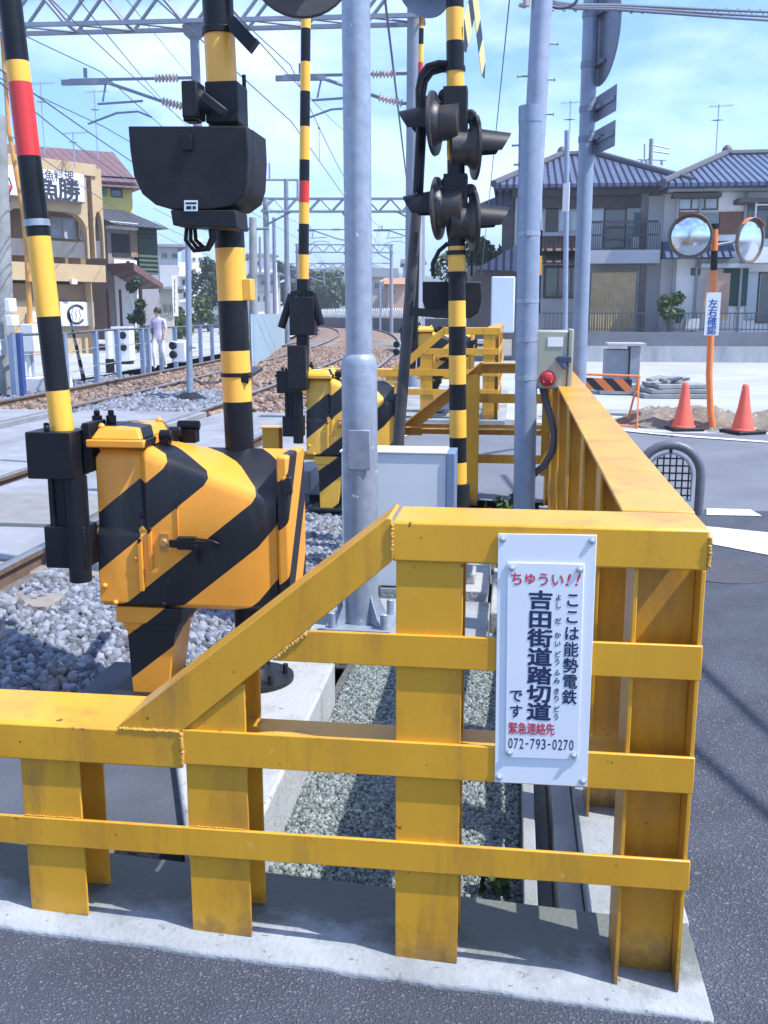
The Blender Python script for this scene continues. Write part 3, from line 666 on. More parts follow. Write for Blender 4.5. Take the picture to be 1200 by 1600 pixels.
    mb.box(B.x-.38, B.x-.25, B.y-.045, B.y+.03, B.z+.79, B.z+.985); mb.box(B.x-.40, B.x-.235, B.y-.06, B.y+.06, B.z+.63, B.z+.795)
    mb.box(B.x-.30, B.x-.15, B.y+.1, B.y+.27, B.z+1.06, B.z+1.17)
    for (x, y) in ((-.25, .15), (-.2, .17)): mb.cyl(W(x, y, 1.17), W(x, y, 1.205), .02, n=10); mb.cyl(W(x, y, 1.205), W(x, y, 1.225), .013, n=8)
    mb.cyl(W(-.435, -.02, 1.12), W(-.465, -.02, 1.12), .012, n=8); mb.cyl(W(-.36, -.06, 1.163), W(-.36, -.06, 1.185), .012, n=8); mb.cyl(W(-.41, .04, 1.163), W(-.41, .04, 1.185), .012, n=8)
    mb.build('arm_holder', BLACK, r, bevel=.006)
    mb = MB(); mb.cyl(W(-.275, -.03, .575), W(-.275, -.03, .99), .043, n=16); mb.cyl(W(-.36, -.05, .79), W(-.36, -.05, .985), .008, n=8); mb.build('counterweight', BLACK, r)
    if extra:
        for sx in (-1, 1):
            mb = MB(); c0 = Vector(arm_pts[0])+V(sx*.075, -.05, -.10); mb.cyl(c0+V(sx*.01, 0, .0), c0+V(sx*.075 if sx > 0 else -.10, 0, -.26 if sx < 0 else -.24)+V(0, 0, 0), .032, n=10)
            mb.bar(c0+V(-sx*.06, .02, .02), c0+V(sx*.02, 0, 0), (0, .03, 0), (0, 0, .04)); mb.build('balance_weight', BLACK, r)
        mb = MB(); q = Vector(arm_pts[0]); mb.bar(q+V(-.02, 0, -.85), q+V(.0, 0, .02), (.09, 0, 0), (0, .09, 0)); mb.box(q.x-.10, q.x+.10, q.y-.09, q.y+.06, q.z-.42, q.z-.12); mb.box(q.x-.12, q.x+.03, q.y-.10, q.y+.05, q.z-.85, q.z-.5); mb.build('arm_bracket', BLACKM, r, bevel=.006)
    mb = MB(); bands(mb, arm_pts[0], arm_pts[1], arm_r[0], arm_r[1], arm_cuts); mb.build('arm', [BRIGHT, BLACK, RED], r)
    return r
P1M = stripes('orange_black_hazard_paint', ORANGE, BLACKC, (-.80, -1.45, 1.0), .40, .47, .055)
P1L = stripes('orange_black_lid_paint', ORANGE, BLACKC, (-.80, -1.35, 1.0), .40, .40, .62)
P1P = stripes('orange_black_leg_paint', ORANGE, BLACKC, (-.80, -.42, 1.0), .40, .47, .42)
P2L = stripes('yellow_black_lid_paint', (.86, .50, .06), BLACKC, (-.80, -1.35, 1.0), .40, .40, .62)
P2P = stripes('yellow_black_leg_paint', (.86, .50, .06), BLACKC, (-.80, -.42, 1.0), .40, .47, .42)
P2M = stripes('yellow_black_hazard_paint', (.88, .47, .06), BLACKC, (-.80, -1.45, 1.0), .40, .47, .055)
def zc(px, ys, T): return [Q(px, y, T).z for y in ys]
T1 = 3.6
for m_ in (P1M, P1L, P1P, P2M, P2L, P2P): grime(m_, (.16, .10, .05), 7., (1, 1, .3), .55, .85, .35); grime(m_, (.30, .24, .17), 22., (1, 1, 1), .68, .74, .5)
a0 = Q(98, 678, T1); a1 = Q(30, 120, T1); dirn = (a1-a0)/(a1.z-a0.z); a2 = a0+dirn*3.4
ys = [610, 495, 370, 245, 130, 97]; zz = [Q(98+(672-y)*-.125, y, T1).z for y in ys]
cuts = [(a0.z, 0), (zz[0], 1), (zz[1], 0), (zz[2], 1), (zz[3], 2), (zz[4], 0), (zz[5], 1), (zz[5]+.32, 0), (zz[5]+.62, 1), (zz[5]+.92, 0)]
b1 = barrier((-1.385, 3.60, 0), P1M, 'orange and black barrier machine close behind the front fence, its red banded arm raised', (a0, a2), (.0445, .036), cuts, foot=.0755)
mb = MB(); mb.tube([a0+V(-.03, .03, .9), a0+dirn*1.9+V(-.06, .03, 0), a0+dirn*3.2+V(-.07, .03, 0)], .008, 6); mb.build('stay_wire', GALV, b1)
mb = MB(); q = a0+dirn*.78; mb.lathe(q-dirn.normalized()*.012, dirn, [(0, .047), (.024, .046)], 18); mb.build('collar', GALV, b1)
T2 = 7.95
a0 = Q(474, 440, T2); a1 = Q(478, 20, T2); dirn = (a1-a0)/(a1.z-a0.z); a2 = a0+dirn*3.3
ys = [398, 350, 317, 283, 250, 198, 143, 97, 45, 10]; zz = zc(475, ys, T2); ms = [1, 0, 2, 1, 0, 1, 0, 1, 0, 1]
cuts = [(a0.z, 0)]+list(zip(zz, ms))
barrier((Q(478, 640, 7.95).x+.215, T2, -.015), P2M, 'yellow and black barrier machine half hidden behind the silver pole, its slim arm raised', (a0, a2), (.042, .034), cuts, foot=-.01, extra=True)
T3 = 13.6
a0 = Q(648, 560, T3); a2 = a0+V(.06, 0, 4.2)
cuts = [(a0.z, 1), (2.0, 1)]+[(Q(648, y, T3).z, m_) for y, m_ in ((160, 0), (140, 1), (115, 2), (98, 0), (70, 1), (45, 0), (28, 1))]
barrier((-1.10, T3, .26), P2M, 'small yellow and black barrier machine beyond the road, behind the sunlit far fence', (a0, a2), (.04, .032), cuts, foot=.26)

# ------------------------------------------------------------------ striped crossing signals
def uz(p, q): return (Vector(q)-Vector(p)).normalized()
s1 = root('crossing_signal', (-1.076, 3.894, .075), 'thick black and orange striped signal pole behind the near machine, with black rounded box', 'crossing signal', 'striped crossing signal poles')
p0 = V(-1.076, 3.894, .076); p1 = D(345, 100, 4.0); dr = (p1-p0)/(p1.z-p0.z); pt = p0+dr*4.2
def zy(px, y, dep): return D(px, y, dep).z
OR2 = mat('signal_orange_yellow_paint', (.90, .45, .06), .38, (.80, .37, .045), 6., .6, .05, 120., spots=((.25, .15, .03), 55., .77))
cz = [(p0.z, 1), (zy(390, 1010, 4), 0), (zy(388, 940, 4), 1), (zy(384, 860, 4), 0), (zy(380, 782, 4), 1), (zy(374, 775, 4), 0), (zy(373, 705, 4), 1), (zy(371, 627, 4), 1), (zy(370, 626.9, 4), 0), (zy(367, 548, 4), 1), (zy(364, 470, 4), 0), (zy(360, 388, 4), 1), (zy(350, 133, 4), 0), (zy(344, 48, 4), 1), (zy(344, 48, 4)+.2, 0), (zy(344, 48, 4)+.42, 1)]
cz = [(p0.z, 1)]+[(zy(388-(1010-y)*.05, y, 4), m_) for y, m_ in ((1012, 1), (936, 1), (780, 0), (760, 1), (705.5, 0), (704, 1))][:3]+[(zy(373, 706, 4), 1), (zy(371, 627, 4), 0), (zy(367, 548, 4), 1), (zy(364, 470, 4), 0), (zy(360, 388, 4), 1), (zy(350, 133, 4), 0), (zy(344, 48, 4), 1), (zy(344, 48, 4)+.22, 0), (zy(344, 48, 4)+.44, 1)]
mb = MB(); bands(mb, p0, pt, .0585, .0575, cz, 28); mb.build('pole', [OR2, BLACK], s1)
mb = MB(); mb.lathe((-1.07, 3.894, .0755), (0, 0, 1), [(0, .175), (.018, .175), (.02, .085), (.05, .07), (.06, .06)], 32)
for k in range(6):
    a = k*1.047+.3; mb.cyl((-1.07+math.cos(a)*.14, 3.894+math.sin(a)*.14, .09), (-1.07+math.cos(a)*.14, 3.894+math.sin(a)*.14, .135), .012, n=8)
mb.build('base_flange', BLACKM, s1)
def polyx(pts, t): return [Q(px, py, t) for px, py in pts]
# the indicator box: rounded shield, hollow towards the far side
TB = 3.60
outl = [(200, 197), (386, 197), (388, 240), (386, 285), (379, 308), (360, 322), (330, 327), (268, 327), (243, 320), (222, 303), (209, 275), (203, 235)]
pts = polyx(outl, TB); ctr = sum(pts, V(0, 0, 0))/len(pts)
mb = MB(); mb.prism(pts, (0, .07, 0)); mb.build('indicator_back', BLACKM, s1, bevel=.004)
mb = MB(); dpt = .20; sc = 1.0
inn = [ctr+(p-ctr)*.96 for p in pts]; n = len(pts); f0 = V(0, .0702, 0); f1 = V(0, .07+dpt, 0)
vs = [p+f0 for p in pts]+[p+f1 for p in pts]+[p+f1 for p in inn]+[p+f0 for p in inn]
fs = []
for k in range(3): fs += [(k*n+i, k*n+(i+1) % n, (k+1)*n+(i+1) % n, (k+1)*n+i) for i in range(n)]
mb.add(vs, fs); mb.build('indicator_hood', BLACKM, s1)
mb = MB(); lp = polyx([(266, 328), (368, 328), (370, 357), (270, 352)], TB+.0); mb.prism(lp, (0, .16, 0)); mb.build('terminal_box', BLACKM, s1, bevel=.004)
mb = MB(); h = polyx([(284, 211), (300, 211), (302, 235), (286, 235)], TB-.002); mb.prism(h, (0, -.012, 0)); mb.build('latch', BLACK, s1, bevel=.002)
mb = MB(); h = polyx([(288, 313), (309, 313), (309, 330), (288, 330)], TB-.0012); mb.prism(h, (0, -.002, 0), 0); 
for (xa, ya, xb, yb) in ((290, 316, 307, 319), (291, 322, 299, 327), (301, 322, 306, 327)): mb.prism(polyx([(xa, ya), (xb, ya), (xb, yb), (xa, yb)], TB-.0034), (0, -.0006, 0), 1)
mb.build('label_plate', [WPLATE, BLACKM], s1, smooth=False)
mb = MB()
for (x0, y0, x1, y1, a, b) in ((303, 140, 330, 196, -.16, -.06), (330, 135, 384, 199, -.085, .06), (300, 180, 322, 198, -.12, -.05)):
    q0 = D(x0, y0, 4.0); q1 = D(x1, y1, 4.0); mb.box(q0.x, q1.x, 3.88+a, 3.88+b, q1.z, q0.z)
q = D(312, 162, 3.9); mb.lathe(q, (-.3, -1, 0), [(0, .05), (.03, .05), (.05, .03)], 14)
q = D(335, 150, 3.85); mb.bar(D(316, 150, 3.82), D(352, 178, 3.82), (0, .03, 0), (.02, 0, .03))
mb.build('mount_bracket', BLACKM, s1, bevel=.006)
mb = MB(); mb.cyl(D(381, 117, 4.05), D(384, 205, 4.05), .008, n=8); mb.build('guide_rod', BLACK, s1)
mb = MB(); mb.lathe(p0+dr*(zy(344, 50, 4)-p0.z), dr, [(-.012, .066), (.012, .066)], 24); mb.lathe(p0+dr*(zy(366, 585, 4)-p0.z), dr, [(-.008, .0625), (.008, .0625)], 24)
mb.prism([D(352, 28, 3.9), D(366, 24, 3.9), D(401, 62, 3.85), D(388, 80, 3.85), D(360, 50, 3.9)], (0, .05, 0)); mb.prism([D(372, 582, 3.95), D(392, 586, 3.95), D(411, 574, 4.4), D(392, 572, 4.4)], (0, 0, -.012)); mb.prism([D(372, 582, 3.948), D(388, 584, 3.948), D(388, 600, 3.948), D(372, 596, 3.948)], (0, .006, 0))
build_each(mb, 'clamp_band', BLACK, s1, bevel=.002)
mb = MB(); q = p0+dr*(zy(361, 452, 4)-p0.z); mb.box(q.x+.05, q.x+.085, q.y-.03, q.y+.03, zy(361, 470, 4), zy(361, 436, 4)); mb.build('cable_entry', OR2, s1, bevel=.004)
for k in range(3):
    mb = MB(); mb.tube([D(x, y, 3.85+.02*k) for x, y in ((292+6*k, 352), (290+8*k, 375), (303+6*k, 392-4*k), (322+2*k, 390), (330+3*k, 372), (328+2*k, 352))], .008, 8); mb.build('cable', BLACK, s1)
# lamps
def lamp(r, c, axis, rd=.19, can=.075, vis=.2, visr=.075):
    """round backing disc at c facing axis, lamp can behind, visor in front"""
    c = Vector(c); ax = Vector(axis).normalized()
    mb = MB(); mb.lathe(c, ax, [(-.012, rd*.98), (0, rd), (.006, rd), (.006, rd*.6)], 36); mb.build('backing_disc', mat('weathered_disc', (.028, .03, .038), .5, (.075, .06, .052), 6., .9, .08, 60), r)
    mb = MB(); mb.lathe(c, -ax, [(.012, can*1.25), (.03, can*1.2), (.05, can), (.15, can*.98), (.165, can*.99), (.168, can*.9), (.17, can*.2)], 24); mb.build('lamp_can', mat('lamp_can_metal', (.032, .033, .04), .45, (.10, .08, .065), 9, .9, .08, 60, metal=.3), r)
    d, u, v = mb.frame(ax); up = V(0, 0, 1); up = (up-ax*up.dot(ax)).normalized(); side = ax.cross(up)
    mb = MB(); n = 15; vs = []
    for k in range(n):
        a = -.5*math.pi-.3+(math.pi+.6)*k/(n-1); dd = side*math.sin(a)+up*math.cos(a); ln = vis*(.52+.48*max(0, math.cos(a*.62))**1.3)
        vs += [c+ax*.006+dd*visr*1.15, c+ax*ln+dd*visr*(1.0-.12*ln/vis)]
    for k in range(n):
        vs += [vs[2*k]-(vs[2*k]-c).normalized()*.004, vs[2*k+1]-((vs[2*k+1]-c)-ax*((vs[2*k+1]-c).dot(ax))).normalized()*.004]
    fs = []
    for k in range(n-1): fs += [(2*k, 2*k+1, 2*k+3, 2*k+2), (2*n+2*k+2, 2*n+2*k+3, 2*n+2*k+1, 2*n+2*k), (2*k+1, 2*n+2*k+1, 2*n+2*k+3, 2*k+3)]
    mb.add(vs, fs); mb.build('visor', BLACKM, r)
    mb = MB(); mb.lathe(c, ax, [(.0065, visr*.98), (.02, visr*.7), (.026, visr*.2)], 18); mb.build('lens', mat('dark_red_lens', (.14, .01, .012), .1), r)
lamp(s1, D(470, -62, 3.95), (-.2, .95, -.05), .20, .08, .22)
mb = MB(); mb.tube([p0+dr*2.72, D(400, -40, 3.95), D(455, -60, 4.0)], .02, 8); mb.build('lamp_arm', BLACK, s1)

s2 = root('crossing_signal', D(716, 800, 6.6), 'slim yellow and black striped signal pole with four round lamps and a crossbuck', 'crossing signal', 'striped crossing signal poles')
DP = 6.6
pb = D(716, 750, DP); pu = D(711, 60, DP); dr2 = (pu-pb)/(pu.z-pb.z); p0 = pb+dr2*(.0-pb.z); pt = pb+dr2*(4.6-pb.z)
ysb = [(755, 0), (722, 1), (683, 0), (640, 1), (600, 0), (555, 1), (510, 0), (470, 1), (428, 0), (385, 1), (340, 0), (305, 1), (250, 0), (207, 1), (143, 0), (112, 1), (65, 0), (14, 1), (-30, 0)]
cuts = [(p0.z, 1)]+[(zy(714, y, DP), m_) for y, m_ in ysb]
mb = MB(); bands(mb, p0, pt, .0575, .0545, cuts, 24); mb.build('pole', [BRIGHT, BLACK], s2)
mb = MB(); mb.lathe((p0.x, p0.y, 0.0), dr2, [(0, .13), (.02, .13), (.021, .085), (zy(718, 756, DP), .078)], 24); mb.build('base_socket', BLACKM, s2)
mb = MB()
for y in (108, 395, 428): mb.lathe(pb+dr2*(zy(714, y, DP)-pb.z), dr2, [(-.014, .064), (.014, .064)], 24)
mb.box(pb.x-.075, pb.x-.06, pb.y-.02, pb.y+.02, zy(714, 432, DP), zy(714, 393, DP)); mb.box(pb.x+.06, pb.x+.075, pb.y-.02, pb.y+.02, zy(714, 432, DP), zy(714, 393, DP))
build_each(mb, 'clamp_band', BLACK, s2)
for (xc, yc, ax, xa, ya) in ((678, 193, (-.96, .16, -.02), 695, 150), (743, 231, (.95, .22, .02), 735, 182), (684, 326, (-.96, .16, -.02), 700, 285), (741, 347, (.95, .22, .02), 735, 298)):
    lamp(s2, D(xc, yc, DP), ax, .195, .108, .225, .10)
    mb = MB(); q = D(xa, ya, DP); mb.lathe(q-V(0, .03, 0), (0, 1, 0), [(-.0, .03), (.012, .042), (.05, .042), (.06, .03)], 14); mb.bar(q, D(714, ya+8, DP), (0, .05, 0), (0, 0, .055)); mb.bar(q, D((xa+xc)/2, (ya+yc)/2+5, DP), (.03, .0, .0), (0, .05, 0))
    q2 = D(712, ya+6, DP); mb.box(q2.x-.075, q2.x+.075, q2.y-.07, q2.y+.07, q2.z-.09, q2.z+.07); build_each(mb, 'lamp_bracket', BLACKM, s2, bevel=.006)
for k in range(2):
    mb = MB(); mb.tube([D(x+6*k, y+9*k, DP+.03*k) for x, y in ((706, 100), (685, 99), (668, 104), (658, 118), (654, 140), (655, 200), (652, 260), (650, 300))], .021, 8); mb.build('conduit', BLACK, s2)
mb = MB(); mb.tube([D(x, y, DP) for x, y in ((700, 380), (686, 392), (676, 412), (677, 432))], .014, 8); mb.build('cable', BLACK, s2)
mb = MB(); pts = [D(x, y, 6.8) for x, y in ((660, 440), (752, 440), (753, 470), (748, 488), (735, 497), (680, 497), (665, 488), (660, 470))]; mb.prism(pts, (0, .10, 0)); mb.build('indicator_box', BLACKM, s2, bevel=.008)
# inclined stay with its cross tie
mb = MB(); q0 = D(619, 735, 6.95); q1 = D(651, 330, 6.95); q2 = D(662, 150, 6.95); mb.tube([q0-V(.05, 0, .6), q0, q1, q2], .04, 10, rf=lambda i: (.044, .042, .036, .026)[i]); mb.build('stay', mat('dark_painted_pipe', (.035, .036, .042), .5, (.09, .08, .075), 7, .7), s2)
mb = MB(); mb.bar(D(645, 487, 6.9), D(712, 492, 6.62), (0, .03, 0), (0, 0, .055)); mb.build('cross_tie', BLACKM, s2, bevel=.003)
# crossbuck (seen nearly edge-on): two striped boards
hd = (RX*.22+FW*.76).normalized(); cc = D(738, -6, 6.95)+V(0, 0, .02); CB = stripes('crossbuck_boards', (.80, .62, .20), BLACKC, tuple((hd*.707+V(0, 0, .707))), .30, .45, .1)
CB2 = stripes('crossbuck_boards_mirrored', (.80, .62, .20), BLACKC, tuple((hd*-.707+V(0, 0, .707))), .30, .45, .2)
cc = (D(716, 70, 6.6)+D(763, 112, 7.35))/2+V(0, 0, .42); nrm = hd.cross(V(0, 0, 1)).normalized()
for sgn, m_ in ((1, CB), (-1, CB2)):
    d_ = (hd*sgn*.68+V(0, 0, .73)).normalized(); s_ = nrm.cross(d_).normalized(); mb = MB(); o_ = nrm*(.006*sgn)
    a_ = [cc+o_-d_*.62+s_*.0, cc+o_-d_*.54+s_*.085, cc+o_+d_*.54+s_*.085, cc+o_+d_*.62, cc+o_+d_*.54-s_*.085, cc+o_-d_*.54-s_*.085]
    mb.prism(a_, nrm*.004*sgn); mb.build('crossbuck_board', m_, s2)
mb = MB(); mb.bar(pb+dr2*(cc.z-pb.z), cc, (0, 0, .04), (.03, 0, 0)); mb.build('crossbuck_arm', BLACK, s2)
# loudspeaker horn
mb = MB(); c = D(668, -22, 6.7); mb.lathe(c, (-.25, -.5, -.55), [(-.22, .05), (-.15, .07), (-.05, .11), (.05, .155), (.07, .17), (.075, .16), (-.04, .09)], 26, caps=False); mb.build('horn', GREYP, s2)
mb = MB(); mb.tube([c+V(.05, .1, .1), D(700, -20, 6.6), pb+dr2*(zy(711, -20, DP)-pb.z)], .02, 8); mb.build('horn_arm', BLACK, s2)

# ------------------------------------------------------------------ silver pole, utility pole, sign pole
r = root('steel_pole', D(565, 945, 5.0), 'silver steel pole with a bottle shaped lower part, in the middle of the enclosure', 'pole')
mb = MB(); b0 = D(565, 945, 5.0); b0.z = 0.02; tp_ = D(556, 0, 5.0); dr = (tp_-b0)/(tp_.z-b0.z); k = 1.0
zs = zy(562, 566, 5); mb.lathe(b0, dr, [(0, .0895), (zy(562, 700, 5), .0895), (zs-.035, .0895), (zs-.008, .086), (zs+.012, .077), (zs+.020, .0665), (zs+1.5, .067), (4.6, .066)], 36); mb.build('shaft', GALV, r)
mb = MB(); q = b0+dr*zy(562, 675, 5); mb.obox(q+V(.01, -.0885, -.10), (.055, 0, 0), (0, .006, 0), (0, 0, .10)); mb.build('inspection_plate', GALV, r, bevel=.004)
mb = MB(); mb.box(b0.x-.17, b0.x+.17, b0.y-.17, b0.y+.17, .0, .02)
for sx in (-1, 1):
    for sy in (-1, 1): mb.cyl((b0.x+sx*.135, b0.y+sy*.135, .02), (b0.x+sx*.135, b0.y+sy*.135, .10), .02, n=10)
for k in range(4):
    a = k*math.pi/2+.785; dd = V(math.cos(a), math.sin(a), 0); mb.prism([b0+dd*.085, b0+dd*.165, b0+dd*.085+V(0, 0, .16)], dd.cross(V(0, 0, 1))*.01)
mb.build('base_plate', GALV, r, bevel=.003)
mb = MB(); mb.box(-1.02, -.10, 4.78, 5.44, -.2, .0); tag(mb.build('pole_footing', CONC, bevel=.01, origin=(-.56, 5.1, 0)), 'low concrete footing with bolts under the silver pole', 'footing')
mb = MB(); mb.box(-.76, -.12, 5.62, 6.5, -.16, .012); mb.box(-.10, .05, 5.3, 6.3, -.16, -.02); mb.cyl((-.42, 5.8, .01), (-.42, 5.8, .09), .03, n=12); mb.box(-.33, -.2, 5.75, 5.95, .01, .08)
tag(mb.build('cable_trough', CONCW, bevel=.01, origin=(-.4, 6, 0)), 'concrete cable trough cover behind the fence beside the pole footing', 'cable trough')
# cabinet (white board-like case with blue grey edge)
CAB = mat('cabinet_white_panel', (.62, .66, .68), .45, (.52, .57, .60), 2., .6); CABB = mat('cabinet_edge_blue_grey', (.16, .22, .34), .45)
r = root('control_cabinet', (-.6, 5.65, 0), 'flat pale grey equipment cabinet between the silver pole and the striped signal', 'cabinet')
q0 = Q(588, 708, 5.62); q1 = Q(697, 790, 5.62); q2 = Q(709, 708, 5.62)
mb = MB(); mb.box(-.98, q1.x, 5.62, 5.86, .02, q0.z); mb.build('case', CAB, r, bevel=.006)
mb = MB(); mb.box(q1.x+.001, q2.x+.008, 5.606, 5.875, .02, q0.z+.006); mb.build('edge_frame', CABB, r, bevel=.003)
mb = MB(); mb.box(-.99, q1.x-.0005, 5.61, 5.87, q0.z+.0005, q0.z+.012); mb.build('top_cover', CAB, r, bevel=.003)
# weeds
def plant(name, base, h, n, ls, spread, m, label, cat='plant', group=None):
    r = root(name, base, label, cat, group); st = MB(); vs = []; lv = MB()
    for k in range(max(3, n//30)):
        a = random.uniform(0, 6.28); e = Vector(base)+V(math.cos(a)*spread*random.random(), math.sin(a)*spread*random.random(), h*random.uniform(.5, 1)); st.tube([base, (Vector(base)+e)/2+V(0, 0, h*.1), e], .004, 5)
    st.build('stem', m, r)
    cl = [(base[0]+random.uniform(-spread, spread)*.7, base[1]+random.uniform(-spread, spread)*.7, base[2]+h*random.uniform(.35, .9), spread*.4) for _ in range(6)]
    v_, f_ = leaves(n, crown_points(cl), ls); lv.add(v_, f_); lv.build('foliage', m, r, smooth=False); return r
plant('weed', (-.13, 6.75, -.1), .42, 260, .05, .22, LEAF, 'green weed growing behind the fence beside the notice board', group=None)
plant('weed', (-.02, 2.75, -.13), .10, 60, .025, .05, LEAF, 'small tuft of weed in the gravel under the notice board')
# utility pole
r = root('utility_pole', (.09, 6.06, 0), 'thick grey steel utility pole with a sleeve and step bolts, right of the striped signal', 'utility pole')
b0 = D(817, 900, 6.); b0.z = 0; tq = D(828, 250, 6.); dr = (tq-b0)/(tq.z-b0.z); zz = zy(832, 166, 6.)
mb = MB(); mb.lathe(b0, dr, [(0, .066), (zz-.09, .0665), (zz-.089, .069), (zz, .069), (zz+.001, .058)], 32); mb.build('lower_pole', GREYP, r)
mb = MB(); t2_ = D(847, 0, 6.02); q = D(838, 170, 6.02); d3 = (t2_-q)/(t2_.z-q.z); mb.lathe(q-d3*.6, d3, [(0, .060), (2.6, .058)], 28); mb.build('upper_pole', mat('upper_pole_zinc', (.33, .37, .46), .5, (.24, .28, .36), 14, .8, .05, 80, metal=.2), r)
mb = MB()
for (x0, y0, x1) in ((855, 68, 872), (822, 119, 808), (853, 124, 867), (854, 178, 865), (811, 227, 800), (812, 257, 803)): mb.cyl(D(x0-2*(x1-x0)/abs(x1-x0), y0, 6.0), D(x1, y0+.5, 6.0), .006, n=6); mb.cyl(D(x1-.5*(x1-x0)/abs(x1-x0), y0+.5, 6.0), D(x1, y0+.5, 6.0), .012, n=8)
build_each(mb, 'step_bolt', GALV, r)
mb = MB()
for y in (366, 470, 530, 590): q = b0+dr*zy(824, y, 6); mb.lathe(q, dr, [(-.012, .0685), (.012, .0685)], 28); mb.box(q.x-.012, q.x+.012, q.y-.09, q.y-.066, q.z-.014, q.z+.014)
build_each(mb, 'band', GALV, r)
mb = MB(); mb.cyl(D(843, 168, 6.08), D(845, 360, 6.08), .010, n=8); mb.build('conduit', GALV, r)
mb = MB()
q0 = D(846, 308, 6.12); q1 = D(852, 490, 6.12); mb.box(q0.x-.012, q0.x+.012, q0.y-.03, q0.y+.03, q1.z, zy(846, 308, 6.1)); mb.box(q0.x-.014, q0.x+.014, q0.y-.033, q0.y+.033, zy(846, 430, 6.1), zy(846, 400, 6.1), 1); mb.build('pole_guard', [BLACKM, BRIGHT], r)
mb = MB(); q = D(822, 10, 6.0); mb.cyl(q, q+V(.0, 0, .08), .02, n=10); mb.cyl(q, q+V(-.04, 0, .01), .012, n=8); mb.build('insulator', INS, r)
# control box with red emergency button
r = root('emergency_box', (.25, 6.06, 1.2), 'olive grey switch box with a red button and blue handle at the fence end', 'switch box')
OL = mat('olive_grey_box_paint', (.33, .345, .27), .4, (.27, .28, .22), 5, .6)
q0 = D(839, 516, 6.0); q1 = D(888, 607, 6.0)
mb = MB(); mb.box(q0.x, q1.x-.012, q0.y-.02, q0.y+.16, q1.z, q0.z); mb.build('case', OL, r, bevel=.012)
mb = MB(); mb.box(q1.x-.011, q1.x+.018, q0.y-.03, q0.y+.17, q1.z-.006, q0.z+.008); mb.build('door', OL, r, bevel=.008)
mb = MB(); q = D(856, 592, 5.92); mb.lathe((q.x, q0.y-.021, q.z), (0, -1, 0), [(0, .048), (.008, .048), (.010, .040), (.016, .039), (.024, .03), (.028, .01)], 24); mb.build('button', mat('red_button', (.45, .02, .03), .3), r)
mb = MB()
for k in range(3): a = rad(90+120*k); mb.box(q.x+.025*math.cos(a)-.004, q.x+.025*math.cos(a)+.004, q0.y-.046, q0.y-.042, q.z+.025*math.sin(a)-.012, q.z+.025*math.sin(a)+.012)
mb.build('button_mark', mat('pale_red_mark', (.7, .25, .25), .4), r)
mb = MB(); q = D(868, 535, 5.95); mb.box(q.x-.045, q.x+.045, q0.y-.024, q0.y-.0205, q.z-.025, q.z+.03); mb.build('label_plate', WPLATE, r)
mb = MB(); q = D(879, 566, 5.95); mb.bar((q.x-.03, q0.y-.035, q.z+.025), (q.x+.02, q0.y-.045, q.z-.04), (.03, 0, 0), (0, .02, 0)); mb.box(q.x-.03, q.x+.05, q0.y-.05, q0.y-.0205, q.z-.0, q.z+.035); mb.build('handle', mat('dark_blue_handle', (.03, .05, .12), .4), r, bevel=.004)
mb = MB(); mb.tube([D(x, y, dd) for x, y, dd in ((848, 606, 6.05), (852, 625, 6.03), (861, 652, 6.0), (866, 680, 5.98), (863, 705, 5.98), (850, 728, 6.0), (833, 742, 6.03))], .022, 10); mb.build('hose', mat('dark_hose', (.10, .11, .13), .6), r)
mb = MB(); mb.box(q0.x+.05, q0.x+.09, q0.y+.161, q0.y+.19, .6, q0.z-.05); mb.build('bracket', YEL, r)
# traffic sign from behind
SB = mat('sign_back_grey', (.17, .20, .27), .5, (.23, .26, .33), 4, .7, metal=.2)
r = root('traffic_sign', (.52, 8.13, 0), 'grey steel sign post with a round sign and two small plates seen from behind', 'traffic sign')
b0 = D(903, 640, 8.0); b0.z = 0; tq = D(924, 0, 8.0); dr = (tq-b0)/(tq.z-b0.z)
mb = MB(); mb.lathe(b0, dr, [(0, .061), (6, .057)], 26); mb.build('post', GREYP, r)
hd = (RX*.118-FW*.993).normalized(); nn = V(hd.y, -hd.x, 0)
if nn.dot(FW) < 0: nn = -nn
def sgp(px, py, dep): return D(px, py, dep)
cz_ = zy(935, 45, 8.0); base = b0+dr*cz_+nn*.075
mb = MB(); mb.lathe(base+hd*.03, nn, [(0, .40), (.003, .405), (.012, .405), (.014, .40)], 48); mb.build('round_plate', SB, r)
for (yt, yb) in ((150, 190), (203, 242)):
    zt_, zb_ = zy(927, yt, 8), zy(927, yb, 8); c = b0+dr*((zt_+zb_)/2)+nn*.075+hd*.19
    mb = MB(); mb.obox(c, hd*.235, nn*.004, V(0, 0, (zt_-zb_)/2)); mb.obox(c-nn*.012, hd*.225, nn*.006, V(0, 0, .014)); mb.build('supplementary_plate', SB, r, bevel=.003)
mb = MB()
for y in (23, 102, 171, 218): q = b0+dr*zy(920, y, 8); mb.lathe(q, dr, [(-.022, .064), (.022, .064)], 24); mb.obox(q+hd*.05+nn*.05, hd*.12, nn*.012, V(0, 0, .014))
build_each(mb, 'clamp', SB, r)

